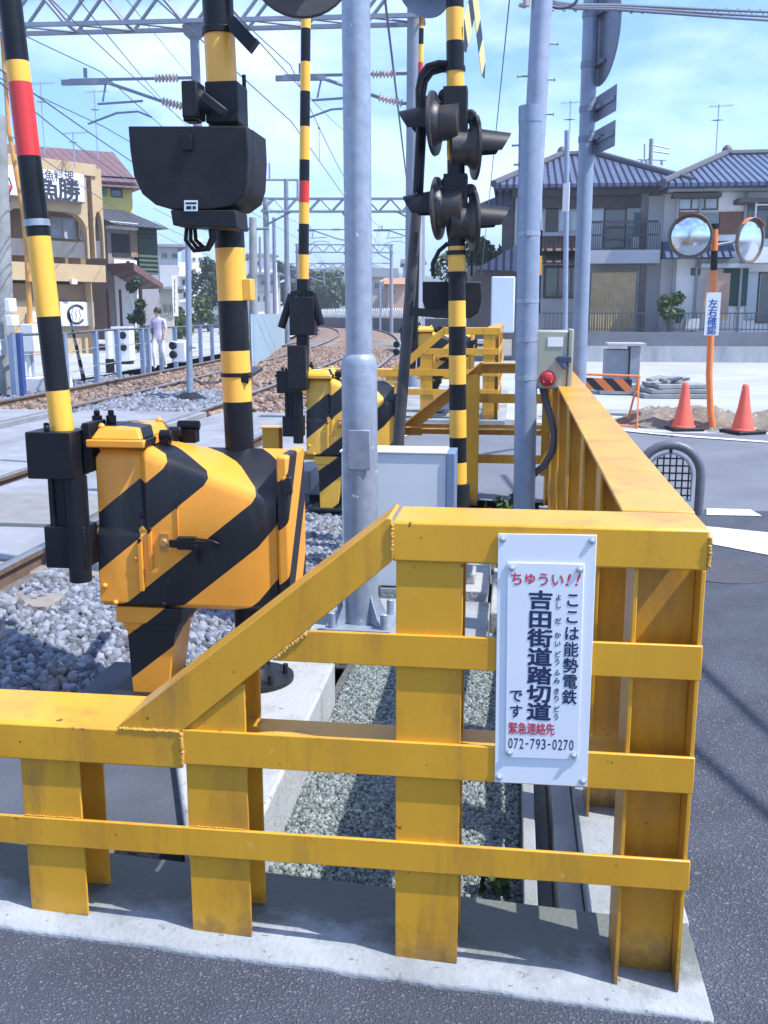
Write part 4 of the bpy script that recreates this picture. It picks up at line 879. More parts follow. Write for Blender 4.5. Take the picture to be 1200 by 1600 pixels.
# ------------------------------------------------------------------ roadside things on the right
ORP = mat('orange_tube_paint', (.80, .22, .05), .4, (.65, .16, .04), 8, .6); ORC = mat('orange_red_cone_plastic', (.88, .13, .075), .5, (.66, .11, .08), 6, .7)
def cone(px, py, label):
    b = G(px, py, 0); b.z = zroad(b.x, b.y)*max(0, 1-(b.y-14)/12)+.005 if b.y > 13.9 else zroad(b.x, b.y)+.005
    r = root('traffic_cone', b, label, 'traffic cone', 'orange cones by the dug strip'); mb = MB()
    mb.lathe(b+V(0, 0, .045), (0, 0, 1), [(0, .17), (.015, .165), (.02, .15), (.30, .085), (.55, .048), (.60, .042), (.615, .03), (.618, .01)], 28); mb.build('cone_body', ORC, r)
    mb = MB(); a = random.uniform(.1, .5); u = V(math.cos(a), math.sin(a), 0); v = V(-u.y, u.x, 0); mb.obox(b+V(0, 0, .022), u*.22, v*.22, V(0, 0, .022)); mb.build('rubber_base', BLACKM, r, bevel=.01)
cone(1067, 672, 'orange traffic cone beside the barricade frame'); cone(1160, 677, 'orange traffic cone to the right of the bent mirror post')
# convex mirrors
r = root('mirror_post', G(1113, 675, 0), 'bent orange post with two round convex mirrors and a small white vertical sign', 'traffic mirror')
mp_ = [D(x, y, 13.8) for x, y in ((1114, 676), (1110, 640), (1108, 585), (1111, 520), (1115, 440), (1117, 352))]
mb = MB(); mb.tube(mp_, .045, 12); mb.build('post', ORP, r)
mb = MB(); mb.tube([mp_[-1]-V(0, 0, .05), mp_[-1]+V(0, 0, .02)], .049, 12); mb.tube([mp_[4].lerp(mp_[5], .2), mp_[4].lerp(mp_[5], .55)], .0465, 12); build_each(mb, 'black_band', BLACK, r)
MIRR = mat('mirror_surface', (.72, .80, .88), .16, (.66, .74, .82), 1, .2, metal=1.)
for (px, py, nv, rd, side) in ((1079, 369, (-.22, -1, -.06), .285, 'm'), (1172, 376, (.72, -.75, -.06), .29, 'm')):
    c = D(px, py, 13.7); nv = Vector(nv).normalized(); mb = MB()
    mb.lathe(c, nv, [(.0, rd*.9), (.012, rd*.8), (.05, rd*.35), (.058, rd*.02)] if False else [(0, rd*.93), (.03, rd*.75), (.05, rd*.5), (.062, rd*.2), (.064, rd*.02)], 40); mb.build('mirror', MIRR, r)
    mb = MB(); mb.lathe(c, nv, [(-.06, rd*.5), (-.05, rd*.9), (-.01, rd*1.02), (.02, rd*1.03), (.025, rd*.95), (.0, rd*.94)], 40, caps=True); mb.build('mirror_back', mat('mirror_rim', (.16, .12, .10), .5), r)
    up = V(0, 0, 1); sd = nv.cross(up).normalized(); mb = MB(); vs = []
    for k in range(13):
        a = rad(-48+96*k/12); d0 = sd*math.sin(a)+up*math.cos(a); vs += [c+d0*rd*1.04, c+d0*rd*1.03+nv*.07]
    vs2 = [p_-V(0, 0, .006) for p_ in vs]; n_ = len(vs); fs = []
    for k in range(12): fs += [(2*k, 2*k+1, 2*k+3, 2*k+2), (n_+2*k+2, n_+2*k+3, n_+2*k+1, n_+2*k), (2*k+1, n_+2*k+1, n_+2*k+3, 2*k+3)]
    mb.add(vs+vs2, fs); mb.build('mirror_hood', mat('mirror_hood_paint', (.50, .17, .06), .5), r)
    mb = MB(); mb.tube([c-nv*.05, c-nv*.12, V(mp_[4].x, mp_[4].y, c.z-.05)], .018, 8); mb.build('mirror_arm', GALV, r)
mb = MB(); q0 = D(1104, 457, 13.68); q1 = D(1122, 524, 13.68); mb.box(q0.x, q1.x, q0.y-.006, q0.y, q1.z, q0.z); mb.build('sign_plate', WPLATE, r)
mb = MB()
for k, ch in enumerate('左右確認'): put(mb, ch, V((q0.x+q1.x)/2, q0.y-.008, q1.z+.07+(3-k)*.118), V(1, 0, 0), UZ, .125, .125, 0, .014)
mb.build('lettering', mat('blue_lettering', (.02, .06, .30), .5), r, smooth=False)
# barricade
r = root('barricade', G(960, 672, 0), 'orange pipe barricade with orange and black striped board beside the road', 'barricade')
def gz(px, py): p_ = G(px, py, 0); p_.z = .0; return p_
A = D(995, 667, 13.9); A.z = .0; Bp = D(905, 662, 14.1); Bp.z = .02; h1 = 1.0
zt_ = D(990, 588, 13.9).z; mb = MB(); n_ = V(-.1, .42, 0)
for e in (A, Bp): mb.tube([e, e+V(0, 0, zt_), e+n_*1.0+V(0, 0, .0)], .017, 8)
mb.tube([A+V(0, 0, zt_), Bp+V(0, 0, zt_)], .017, 8); mb.tube([A+V(0, 0, .05), Bp+V(0, 0, .05)], .014, 8); mb.tube([A+n_, Bp+n_], .014, 8); mb.build('pipe_frame', ORP, r)
mb = MB(); ab = (A-Bp).normalized(); mb.obox((A+Bp)/2+V(0, -.02, zt_-.13)-ab*.04, ab*((A-Bp).length/2-.06), V(0, .008, 0), V(0, 0, .085)); mb.build('striped_board', stripes('barricade_stripes', (.80, .22, .06), (.02, .02, .03), (.9, 0, .9), .24, .5), r)
# heap of soil, slabs, block
def heap(name, pts, wd, hh, label):
    mb = MB(); nx, ny = 60, 10; vs = []
    for i in range(nx+1):
        f_ = i/nx; p_ = pts[0].lerp(pts[1], f_)
        for j in range(ny+1):
            g = j/ny; hgt = hh*math.sin(math.pi*g)**.8*(.72+.16*math.sin(f_*9+1)+.12*math.sin(f_*31))*min(1, 8*f_, 8*(1-f_)); hgt += random.uniform(0, .09)*math.sin(math.pi*g)
            vs.append((p_.x+random.uniform(-.03, .03), p_.y+(g-.5)*wd+random.uniform(-.03, .03), max(-.02, hgt)))
    fs = [(i*(ny+1)+j, (i+1)*(ny+1)+j, (i+1)*(ny+1)+j+1, i*(ny+1)+j+1) for i in range(nx) for j in range(ny)]
    mb.add(vs, fs); o = mb.build(name, SOIL, origin=pts[0]); return tag(o, label, 'soil heap')
heap('soil_heap', (V(1.5, 14.9, 0), V(6.5, 14.3, 0)), 1.1, .30, 'long heap of brown dug soil behind the orange cones')
mb = MB(); c = D(1045, 606, 19.5); c.z = 0
for k in range(3): mb.obox((c.x+.06*k, c.y+.05*k, .05+.09*k), (.62-.07*k, .05*k, 0), (-.1, .5, 0), (0, 0, .04))
mb.box(c.x-1.3, c.x-.5, c.y+.2, c.y+.9, 0.02, .22)
for k in range(10): mb.obox((c.x+random.uniform(-.3, .35), c.y-.1+random.uniform(-.1, .1), .32+.05*random.random()), (random.uniform(.05, .14), random.uniform(-.1, .1), .03), (-.04, .09, 0), (0, 0, .03))
tag(mb.build('paving_slab_stack', CONCD, bevel=.01, origin=c), 'low stack of broken paving slabs beyond the cones', 'slab stack')
mb = MB(); c = D(985, 650, 15.9); c.z = 0; mb.obox((c.x, c.y, .03), (.75, -.15, 0), (-.2, .35, 0), (0, 0, .03)); tag(mb.build('steel_plate', CONCD, bevel=.006, origin=c), 'flat grey slab lying in front of the stone block by the barricade', 'slab')
GRAN = mat('grey_granite', (.26, .28, .31), .6, (.19, .20, .23), 6, .8, .1, 60)
r = root('stone_block', D(975, 590, 20.3), 'grey stone block stand with a flat top behind the barricade', 'stone block'); q0 = D(945, 590, 20.3); q1 = D(1000, 537, 20.3); 
mb = MB(); mb.box(q0.x, q0.x+.46, q0.y, q0.y+.6, 0, q1.z-.12); mb.box(q0.x+.48, q1.x, q0.y-.1, q0.y+.55, 0, q1.z-.05); mb.box(q0.x-.05, q0.x+.47, q0.y-.06, q0.y+.6, 0, .22); mb.box(q0.x+.475, q1.x+.02, q0.y-.16, q0.y+.55, 0, .20); mb.build('pedestal', GRAN, r, bevel=.01)
mb = MB(); mb.box(q0.x+.02, q1.x+.10, q0.y-.14, q0.y+.62, q1.z-.045, q1.z+.015); mb.build('top_slab', CONCW, r, bevel=.008)
# red light drum behind the switch box
mb = MB(); c = D(896, 585, 14.6); mb.lathe((c.x, c.y, .02), (0, 0, 1), [(0, .2), (.05, .2), (.06, .17), (.55, .15), (.70, .12), (.72, .05)], 20); tag(mb.build('marker_drum', ORC, origin=(c.x, c.y, 0)), 'red orange plastic marker half hidden behind the switch box', 'marker drum')
# arched tube guard with net
r = root('arch_guard', D(1045, 800, 7.9), 'dark tubular arch guard with a mesh panel beside the long fence', 'tube guard')
cA = D(1046, 742, 7.9); R0 = .245; mb = MB(); pts = [V(cA.x-R0, cA.y, .0), V(cA.x-R0, cA.y, cA.z)]+[V(cA.x+R0*math.cos(a), cA.y, cA.z+R0*math.sin(a)) for a in [math.pi*(1-k/14) for k in range(1, 14)]]+[V(cA.x+R0, cA.y, cA.z), V(cA.x+R0, cA.y, .0)]
mb.tube(pts, .038, 12); mb.build('arch_tube', mat('dark_grey_tube', (.09, .10, .12), .45, (.13, .14, .16), 8, .7), r)
mb = MB(); R1 = .175; pts = [V(cA.x-R1, cA.y, .12), V(cA.x-R1, cA.y, cA.z)]+[V(cA.x+R1*math.cos(a), cA.y, cA.z+R1*math.sin(a)) for a in [math.pi*(1-k/14) for k in range(1, 14)]]+[V(cA.x+R1, cA.y, cA.z), V(cA.x+R1, cA.y, .12), V(cA.x-R1, cA.y, .12)]
mb.tube(pts, .010, 8); mb.build('inner_frame', GALV, r)
mb = MB()
for k in range(-3, 4): x = k*.05; h_ = math.sqrt(max(0, R1*R1-x*x)); mb.box(cA.x+x-.006, cA.x+x+.006, cA.y-.004, cA.y+.004, .12, cA.z+h_)
for k in range(9): z = .16+k*.06; wd = R1 if z < cA.z else math.sqrt(max(1e-4, R1*R1-(z-cA.z)**2)); mb.box(cA.x-wd, cA.x+wd, cA.y-.007, cA.y+.003, z-.006, z+.006)
mb.build('mesh_panel', BLACKM, r); mb = MB(); mb.box(cA.x-.012, cA.x+.012, cA.y-.01, cA.y+.01, cA.z+R1, cA.z+R0-.03); mb.build('clip', BLACKM, r)
# retaining wall with railing
TW = 34.6
def wz(y): return Q(1000, y, TW).z
r = root('retaining_wall', (6, TW, 0), 'long concrete retaining wall with a dark railing in front of the tiled houses', 'wall')
mb = MB(); mb.box(.9, 26, TW, TW+.5, -.1, wz(541)); mb.build('wall', mat('stained_wall', (.46, .46, .46), .9, (.24, .25, .26), 1.2, .9, .2, 12, stretch=(1.5, 1, .35)), r)
mb = MB(); mb.box(.9, 26, TW+.12, TW+.5, wz(541)+.002, wz(519)); mb.build('upper_wall', mat('dark_wall_band', (.17, .18, .20), .9, (.12, .125, .14), 1.5, .8), r)
mb = MB(); zt0, zt1 = wz(518), wz(489)
x = 1.0
while x < 26: mb.box(x, x+.02, TW+.28, TW+.30, zt0, zt1); x += .135
mb.box(.9, 26, TW+.27, TW+.31, zt1-.03, zt1+.01); mb.box(.9, 26, TW+.27, TW+.31, zt0+.06, zt0+.09); mb.build('railing', mat('dark_railing', (.05, .06, .075), .5), r, smooth=False)

# ------------------------------------------------------------------ buildings
class Fac:
    """a facade plane; pixel rectangles are carried onto it"""
    def __init__(s, o, d): s.o = Vector((o[0], o[1], 0)); s.u = Vector((d[0], d[1], 0)).normalized(); s.n = V(s.u.y, -s.u.x, 0)
    def at(s, px, py, w=0):
        d = ray(px, py); k = ((s.o+s.n*w-EYEP).dot(s.n))/d.dot(s.n); p = EYEP+d*k; return (p-s.o).dot(s.u), p.z
    def p(s, u, z, w=0): return s.o+s.u*u+s.n*w+V(0, 0, z)
    def box(s, mb, u0, u1, z0, z1, w0, w1, m=0):
        return mb.obox(s.p((u0+u1)/2, (z0+z1)/2, (w0+w1)/2), s.u*abs(u1-u0)/2, s.n*abs(w1-w0)/2, V(0, 0, abs(z1-z0)/2), m)
    def rect(s, mb, x0, y0, x1, y1, w0, w1, m=0):
        a = s.at(x0, y0, w1); b = s.at(x1, y1, w1); return s.box(mb, a[0], b[0], b[1], a[1], w0, w1, m)
HW = mat('plaster_white', (.84, .82, .79), .85, (.48, .49, .51), .6, .8, .1, 20); HG = mat('plaster_grey', (.46, .46, .47), .85, (.34, .34, .36), .8, .8, .1, 20)
HD = mat('dark_timber_wall', (.10, .085, .08), .8, (.06, .052, .05), 2., .8); BRN = mat('brown_panel', (.20, .095, .065), .8, (.14, .07, .05), 1.5, .8)
GLS = glass('window_glass', (.05, .065, .08)); GLSB = glass('pale_blinds_glass', (.42, .47, .52), .25); FRM = mat('aluminium_frame', (.34, .34, .35), .5)
TILE = ribs('grey_roof_tile', (.075, .095, .17), (.048, .06, .11), (1, 0, 0), .24, .55, 1.); TILE2 = ribs('blue_grey_roof_tile', (.085, .115, .20), (.055, .078, .14), (1, 0, 0), .24, .45, 1.)
RIDGE = mat('ridge_tile', (.075, .075, .09), .6); WOODB = ribs('bamboo_blind', (.42, .31, .17), (.30, .21, .11), (1, 0, 0), .09, .8, .6)
TEAL = mat('dark_teal_curtain', (.02, .07, .06), .8); RAILB = mat('balcony_dark_rail', (.03, .035, .045), .5)
def window(F, r, x0, y0, x1, y1, m=GLS, w=.0, panes=2, fr=FRM, dep=.04):
    a = F.at(x0, y0, w+dep); b = F.at(x1, y1, w+dep); u0, u1, z0, z1 = a[0], b[0], b[1], a[1]; t_ = .05
    mb = MB(); F.box(mb, u0, u1, z1-t_, z1, w, w+dep); F.box(mb, u0, u1, z0, z0+t_, w, w+dep); F.box(mb, u0, u0+t_, z0+t_, z1-t_, w, w+dep); F.box(mb, u1-t_, u1, z0+t_, z1-t_, w, w+dep)
    for k in range(1, panes): uu = u0+(u1-u0)*k/panes; F.box(mb, uu-.025, uu+.025, z0+t_, z1-t_, w, w+dep-.005)
    f = mb.build('window', fr, r, smooth=False); mb = MB(); F.box(mb, u0+t_, u1-t_, z0+t_, z1-t_, w-.003, w+.012); mb.build('pane', m, f, smooth=False)
def part(F, r, name, m, rects, bevel=0):
    mb = MB()
    for q in rects: F.rect(mb, *q)
    build_each(mb, name, m, r, smooth=False, bevel=bevel)
def hip(F, r, u0, u1, w0, w1, ze, zr_, ridge, m, over=.6, rm=RIDGE):
    """hip roof over facade rectangle; ridge=(ua,ub) along the facade"""
    u0 -= over; u1 += over; w0 -= over; w1 += over; wm = (w0+w1)/2
    mb = MB(); P_ = [F.p(u0, ze, w1), F.p(u1, ze, w1), F.p(u1, ze, w0), F.p(u0, ze, w0), F.p(ridge[0], zr_, wm), F.p(ridge[1], zr_, wm)]
    b_ = [p_-V(0, 0, .12) for p_ in P_[:4]]
    mb.add(P_+b_, [(0, 1, 5, 4), (1, 2, 5), (2, 3, 4, 5), (3, 0, 4), (6, 7, 1, 0), (7, 8, 2, 1), (8, 9, 3, 2), (9, 6, 0, 3), (9, 8, 7, 6)])
    ro = mb.build('roof', m, r, smooth=False); mb = MB()
    for a, b in ((0, 4), (1, 5), (2, 5), (3, 4), (4, 5)): 
        if (P_[a]-P_[b]).length > .05: mb.tube([P_[a]+V(0, 0, .03), P_[b]+V(0, 0, .06)], .13, 8)
    mb.dome(P_[4]+V(0, 0, .05), (0, 0, 1), .2, .3, 10); mb.build('ridge', rm, ro); return ro
def antenna(p, h, label, group='roof aerials'):
    r = root('tv_antenna', p, label, 'tv aerial', group); p = Vector(p); mb = MB(); mb.cyl(p, p+V(0, 0, h), .022, n=6); mb.build('mast', GALV, r)
    for k, (zz_, ln, a) in enumerate(((h*.97, .9, .3), (h*.72, .7, 1.9))):
        d_ = V(math.cos(a), math.sin(a)*.5, .05); n_ = V(-d_.y, d_.x, 0); mb = MB(); c_ = p+V(0, 0, zz_); mb.tube([c_-d_*ln*.4, c_+d_*ln*.6], .014, 5)
        for i in range(7): q_ = c_+d_*ln*(-.38+.95*i/6); mb.tube([q_-n_*.25, q_+n_*.25], .009, 4)
        mb.build('aerial', GALV, r)
# house with balcony
F = Fac((0, 37.0), (1, 0)); u0 = F.at(803, 400)[0]; u1 = F.at(1034, 400)[0]; ze = F.at(900, 293)[1]
r = root('house', F.p((u0+u1)/2, 0, 0), 'two storey house with dark grey tiled roof, front balcony and bamboo blind', 'house', 'tiled houses above the retaining wall')
mb = MB(); F.box(mb, u0, u1, -.1, ze, -8, 0); mb.build('wall', HG, r, smooth=False)
apx = Q(897, 246, 41.5); hip(F, r, u0, u1, -8.4, .4, ze, apx.z, (apx.x-.5, apx.x+.8), TILE, .75)
part(F, r, 'fascia', HD, [(800, 293, 1036, 303, .0, .5)])
part(F, r, 'timber_panel', HD, [(850, 303, 1003, 325, .0, .05), (853, 325, 872, 362, 0, .05)])
window(F, r, 872, 328, 912, 362, GLSB); window(F, r, 916, 326, 944, 390, GLSB, panes=1); window(F, r, 944, 326, 977, 388, GLS, panes=1, fr=HD); window(F, r, 979, 330, 1003, 386, glass('green_glass', (.12, .20, .20)), panes=1)
part(F, r, 'pillar', HD, [(1003, 303, 1010, 392, .9, 1.05), (1001, 412, 1006, 520, .9, 1.05)])
part(F, r, 'balcony_slab', mat('balcony_concrete', (.34, .36, .40), .85, (.27, .28, .31), 1, .8), [(916, 391, 1031, 411, .02, 1.25)])
mb = MB(); F.rect(mb, 918, 345, 1029, 348, 1.15, 1.2)
a = F.at(918, 350, 1.2); b = F.at(1029, 391, 1.2)
for k in range(34): uu = a[0]+(b[0]-a[0])*k/33; F.box(mb, uu-.012, uu+.012, b[1], a[1], 1.16, 1.19)
F.rect(mb, 918, 366, 1029, 368, 1.15, 1.2); mb.build('balcony_railing', RAILB, r, smooth=False)
part(F, r, 'air_conditioner', HW, [(989, 370, 1006, 388, .3, .7)])
mb = MB(); a = F.at(848, 366, .8); b = F.at(916, 392, .8); mb.prism([F.p(a[0], b[1], 1.0), F.p(a[0], a[1], .02), F.p(a[0], b[1], .02)], F.u*(b[0]-a[0])); a = F.at(848, 392, .8); b = F.at(916, 410, .8); mb.prism([F.p(a[0], b[1], 1.1), F.p(a[0], a[1], .02), F.p(a[0], b[1], .02)], F.u*(b[0]-a[0])); mb.build('lower_roof', ribs('brown_roof_tile', (.16, .095, .075), (.10, .065, .055), (1, 0, 0), .3, .6, 1.), r, smooth=False)
part(F, r, 'shop_shutter', ribs('slatted_grille', (.09, .09, .105), (.06, .06, .07), (0, 0, 1), .10, .6, .6), [(850, 415, 914, 466, .0, .06)])
window(F, r, 852, 417, 912, 464, GLS, .062, 3, HD)
part(F, r, 'bamboo_blind', WOODB, [(925, 426, 990, 520, .95, 1.0)]); window(F, r, 990, 420, 1001, 520, GLSB, 0, 1)
part(F, r, 'side_wall', HW, [(1034, 303, 1058, 520, -1.2, -.02)])
mb = MB(); a = F.at(803, 330, 0); mb.prism([F.p(a[0]-1.5, F.at(800, 322)[1], 0), F.p(a[0]-.0, F.at(800, 296)[1], 0), F.p(a[0], F.at(800, 322)[1]-.2, 0)], F.n*-6); mb.build('side_roof', TILE, r, smooth=False)
part(F, r, 'side_wing', HD, [(785, 325, 803, 520, -6, -.1)])
# white house
F = Fac((0, 36.4), (1, 0)); u0 = F.at(1058, 400)[0]; u1 = u0+13; ze = F.at(1100, 291)[1]
r = root('house', F.p(u0+4, 0, 0), 'white walled two storey house with blue grey tiled hip roof at the right edge', 'house', 'tiled houses above the retaining wall')
mb = MB(); F.box(mb, u0, u1, -.1, ze, -8, 0); mb.build('wall', HW, r, smooth=False)
apx = Q(1131, 245, 41); hip(F, r, u0, u1, -8.4, .3, ze, apx.z, (apx.x, apx.x+6), TILE2, .75)
part(F, r, 'fascia', HG, [(1045, 291, 1240, 297, 0, .4)])
part(F, r, 'canopy', HD, [(1052, 302, 1128, 307, .0, .5), (1155, 309, 1240, 315, .0, .9)])
window(F, r, 1060, 309, 1122, 328, GLSB, 0, 3, HD); part(F, r, 'brown_panel', BRN, [(1058, 331, 1094, 366, 0, .04), (1124, 331, 1160, 366, 0, .04)]); window(F, r, 1095, 331, 1123, 368, glass('teal_glass', (.10, .17, .19)), 0, 1)
window(F, r, 1166, 320, 1235, 372, GLS, 0, 2, HD)
part(F, r, 'balcony_wall', HW, [(1174, 386, 1250, 410, .0, .9)])
mb = MB(); a = F.at(1038, 384, .9); b = F.at(1150, 402, .9); mb.prism([F.p(a[0], b[1], 1.1), F.p(a[0], a[1]+.2, .02), F.p(a[0], b[1], .02)], F.u*(b[0]-a[0])); mb.build('lower_roof', TILE2, r, smooth=False)
part(F, r, 'lower_canopy', HG, [(1096, 412, 1178, 418, .0, .7)])
window(F, r, 1080, 419, 1094, 430, GLS, 0, 1, HD); part(F, r, 'curtain', TEAL, [(1132, 420, 1166, 478, .0, .05)]); window(F, r, 1168, 425, 1184, 500, GLSB, 0, 1); window(F, r, 1186, 425, 1235, 505, GLS, 0, 2, HD)
part(F, r, 'cloth_screen', mat('tan_cloth', (.40, .27, .20), .9, (.30, .20, .15), 2, .8), [(1102, 427, 1137, 500, .6, .63)])
mb = MB()
for x in (1060, 1096, 1167): a = F.at(x, 300, .1); mb.cyl(F.p(a[0], a[1], .08), F.p(a[0], .3, .08), .05, n=8)
build_each(mb, 'downpipe', FRM, r)
part(F, r, 'air_conditioner', HW, [(1072, 498, 1092, 516, .3, .7)])
mb = MB(); a = F.at(1182, 315, .8); b = F.at(1182, 345, .8); mb.cyl(F.p(a[0], b[1], .8), F.p(a[0], a[1], .8), .03, n=6); mb.cyl(F.p(a[0], a[1]-.1, .8), F.p(a[0]+1.5, a[1]-.1, .8), .03, n=6); mb.build('laundry_pole', HW, r)
plant('garden_bush', tuple(F.p(F.at(1045, 500, 1.2)[0], 1.0, 1.2)), 1.5, 700, .10, .6, LEAF, 'leafy green bush behind the railing in front of the white house')
antenna(Q(1118, 250, 41), 2.0, 'tall tv aerial standing on the white house roof'); antenna(Q(888, 262, 40), 2.4, 'thin tv aerial standing on the balcony house roof')
r = root('far_utility_pole', D(1017, 300, 60), 'distant utility pole with crossarm and insulators between the two tiled houses', 'utility pole'); mb = MB(); p0 = D(1017, 300, 60); ptop = D(1018, 217, 60); p0.z = 0; mb.cyl(p0, ptop, .17, .12, 10); mb.build('pole', CONCD, r)
mb = MB()
for (x0, y0, x1, y1) in ((996, 249, 1040, 250), (1007, 225, 1007, 252), (1018, 226, 1046, 232), (1018, 236, 1046, 240)): mb.tube([D(x0, y0, 60), D(x1, y1, 60)], .05, 6)
for x in (1003, 1010, 1034): mb.cyl(D(x, 250, 60), D(x, 258, 60), .08, n=8)
mb.build('crossarm', GREYP, r)
# slim sign post with vertical plate near the houses
r = root('sign_post', D(886, 560, 20), 'slim grey post with a small white vertical plate in front of the balcony house', 'sign post'); mb = MB(); p0 = D(884, 560, 20); p0.z = 0; mb.cyl(p0, D(886, 204, 20), .05, .05, 12); mb.build('post', GREYP, r)
mb = MB(); q0 = D(880, 286, 19.9); q1 = D(889, 330, 19.9); mb.obox((q0+q1)/2, V(.055, -.10, 0), V(.006, .004, 0), V(0, 0, (q0.z-q1.z)/2)); mb.build('plate', WPLATE, r)
# bright blue tarp-like panel and low sheds behind the signal
F = Fac((0, 30), (1, 0)); mb = MB(); F.rect(mb, 768, 432, 803, 520, -.6, 0); o = tag(mb.build('white_panel', mat('white_sheet', (.50, .58, .70), .6, (.55, .58, .64), 1, .6), bevel=.04, origin=F.p(F.at(785, 500)[0], 0)), 'tall white covered panel standing behind the road corner', 'panel')
r = root('shed', F.p(F.at(770, 500)[0], 0, -3), 'dark low shed with lean-to roof behind the four lamp signal', 'shed'); mb = MB(); F.rect(mb, 730, 415, 806, 530, -7, -4); mb.build('wall', HD, r, smooth=False); mb = MB(); a = F.at(745, 392, -3.5); b = F.at(815, 425, -3.5); mb.prism([F.p(a[0], b[1]+.1, -3.4), F.p(b[0]+.2, a[1]+.4, -3.4), F.p(b[0]+.2, b[1], -3.4)], F.n*-4); mb.build('roof', TILE, r, smooth=False)
r = root('shed', F.p(F.at(745, 470)[0], 0, -30), 'small blue roofed hut far behind the four lamp signal', 'shed'); mb = MB(); a = F.at(728, 405, -30); b = F.at(765, 470, -30); F.box(mb, a[0], b[0], 0, a[1], -36, -30); mb.build('wall', HW, r, smooth=False); mb = MB(); F.box(mb, a[0]-.5, b[0]+.5, a[1], a[1]+.6, -36.5, -29.5); mb.build('roof', mat('blue_roof', (.10, .16, .24), .5), r, bevel=.2)
tree(tuple(D(742, 480, 45)[:2])+(0,), 5.2, 4.0, 2600, .13, LEAF, 'green tree showing behind the four lamp signal')

# ------------------------------------------------------------------ street on the left
mb = MB(); ty = lin(4, 60, 28)+lin(64, 220, 30); so = [-160, -40, -20, -12, -9.35]
mb.add([(o_+xo(t_), t_, .12) for t_ in ty for o_ in so], [(j*5+i, j*5+i+1, (j+1)*5+i+1, (j+1)*5+i) for j in range(len(ty)-1) for i in range(4)]); tag(mb.build('street', ROADF), kind='structure')
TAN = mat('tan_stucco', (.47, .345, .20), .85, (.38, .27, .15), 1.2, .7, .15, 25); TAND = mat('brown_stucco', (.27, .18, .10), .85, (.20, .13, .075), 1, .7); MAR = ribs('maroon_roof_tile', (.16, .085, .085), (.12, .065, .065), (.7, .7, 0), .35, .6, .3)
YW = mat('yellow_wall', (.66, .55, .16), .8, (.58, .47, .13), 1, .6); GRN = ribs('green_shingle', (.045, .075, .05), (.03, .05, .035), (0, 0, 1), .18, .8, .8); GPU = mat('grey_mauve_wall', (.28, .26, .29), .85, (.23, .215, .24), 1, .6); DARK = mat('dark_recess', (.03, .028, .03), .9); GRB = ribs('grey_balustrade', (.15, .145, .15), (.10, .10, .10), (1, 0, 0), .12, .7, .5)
A = D(-60, 500, 34); B_ = D(165, 500, 38.4); F = Fac((A.x, A.y), (B_.x-A.x, B_.y-A.y))
def arch_face(F, mb, rect, hole, w0, w1, seg=16):
    """wall rectangle with an arched opening (pixel rects); the wall has its thickness w0..w1"""
    a = F.at(rect[0], rect[1], w1); b = F.at(rect[2], rect[3], w1); X0, X1, Z0, Z1 = a[0], b[0], b[1], a[1]
    a = F.at(hole[0], hole[1], w1); b = F.at(hole[2], hole[3], w1); h0, h1, y0, y1 = a[0], b[0], b[1], a[1]
    rx = (h1-h0)/2*hole[4]; rz = (y1-y0)*hole[5]
    pts = [(h0, y0)]+[(h0+rx-rx*math.cos(math.pi/2*k/seg), y1-rz+rz*math.sin(math.pi/2*k/seg)) for k in range(seg+1)]+[(h1-rx+rx*math.sin(math.pi/2*k/seg), y1-rz+rz*math.cos(math.pi/2*k/seg)) for k in range(seg+1)]+[(h1, y0)]
    loop = [(X0, Z0)]+[(h0, Z0)] if y0 > Z0 else [(X0, Z0)]
    F.box(mb, X0, h0, Z0, Z1, w0, w1); F.box(mb, h1, X1, Z0, Z1, w0, w1)
    for (p_, q_) in zip(pts[1:-2], pts[2:-1]):
        if q_[0]-p_[0] > 1e-4: mb.prism([F.p(p_[0], p_[1], w0), F.p(q_[0], q_[1], w0), F.p(q_[0], Z1, w0), F.p(p_[0], Z1, w0)], F.n*(w1-w0))
    if y0 > Z0+.01: F.box(mb, h0, h1, Z0, y0, w0, w1)
r = root('restaurant', F.p(3, .12, 0), 'tan two storey restaurant with a wide arched balcony and white signboards, across the tracks', 'restaurant')
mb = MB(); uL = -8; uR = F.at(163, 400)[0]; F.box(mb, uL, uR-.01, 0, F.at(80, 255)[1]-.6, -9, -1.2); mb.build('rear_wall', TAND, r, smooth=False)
mb = MB(); arch_face(F, mb, (2-60, 257, 141, 404), (3, 322, 138, 404, .42, .42), -.35, 0); a = F.at(141, 257); b = F.at(165, 404); 
arch_face(F, mb, (141.2, 262, 165, 404), (147, 330, 163, 404, .9, .5), -.3, -.02)
F.rect(mb, -60, 405, 166, 441, -1.2, .03); F.rect(mb, -60, 441.2, -10, 565, -1.2, 0); F.rect(mb, 142, 441.2, 150, 565, -.4, 0); F.rect(mb, -60, 250, 150, 257.5, -.45, .06); mb.build('front_wall', TAN, r, smooth=False)
part(F, r, 'lower_wall', TAN, [(-10, 441.5, 141.5, 575, -1.0, -.55)])
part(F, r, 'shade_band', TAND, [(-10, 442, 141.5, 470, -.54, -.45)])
part(F, r, 'balustrade', GRB, [(3, 371, 138, 404, -.25, -.12), (147, 376, 163, 404, -.25, -.15)])
window(F, r, 78, 338, 118, 374, GLSB, -1.18, 2); window(F, r, 122, 338, 132, 374, GLS, -1.18, 1)
window(F, r, 118, 450, 142, 476, GLS, -.54, 2)
mb = MB(); F.box(mb, uL, uR-.02, F.at(80, 255)[1]-.595, F.at(80, 255)[1]-.45, -9, -.46); mb.build('roof', HG, r, smooth=False)
part(F, r, 'air_conditioner', HW, [(48, 487, 59, 503, -.5, -.2)]); part(F, r, 'junction_box', HW, [(113, 436, 121, 444, .04, .2)])
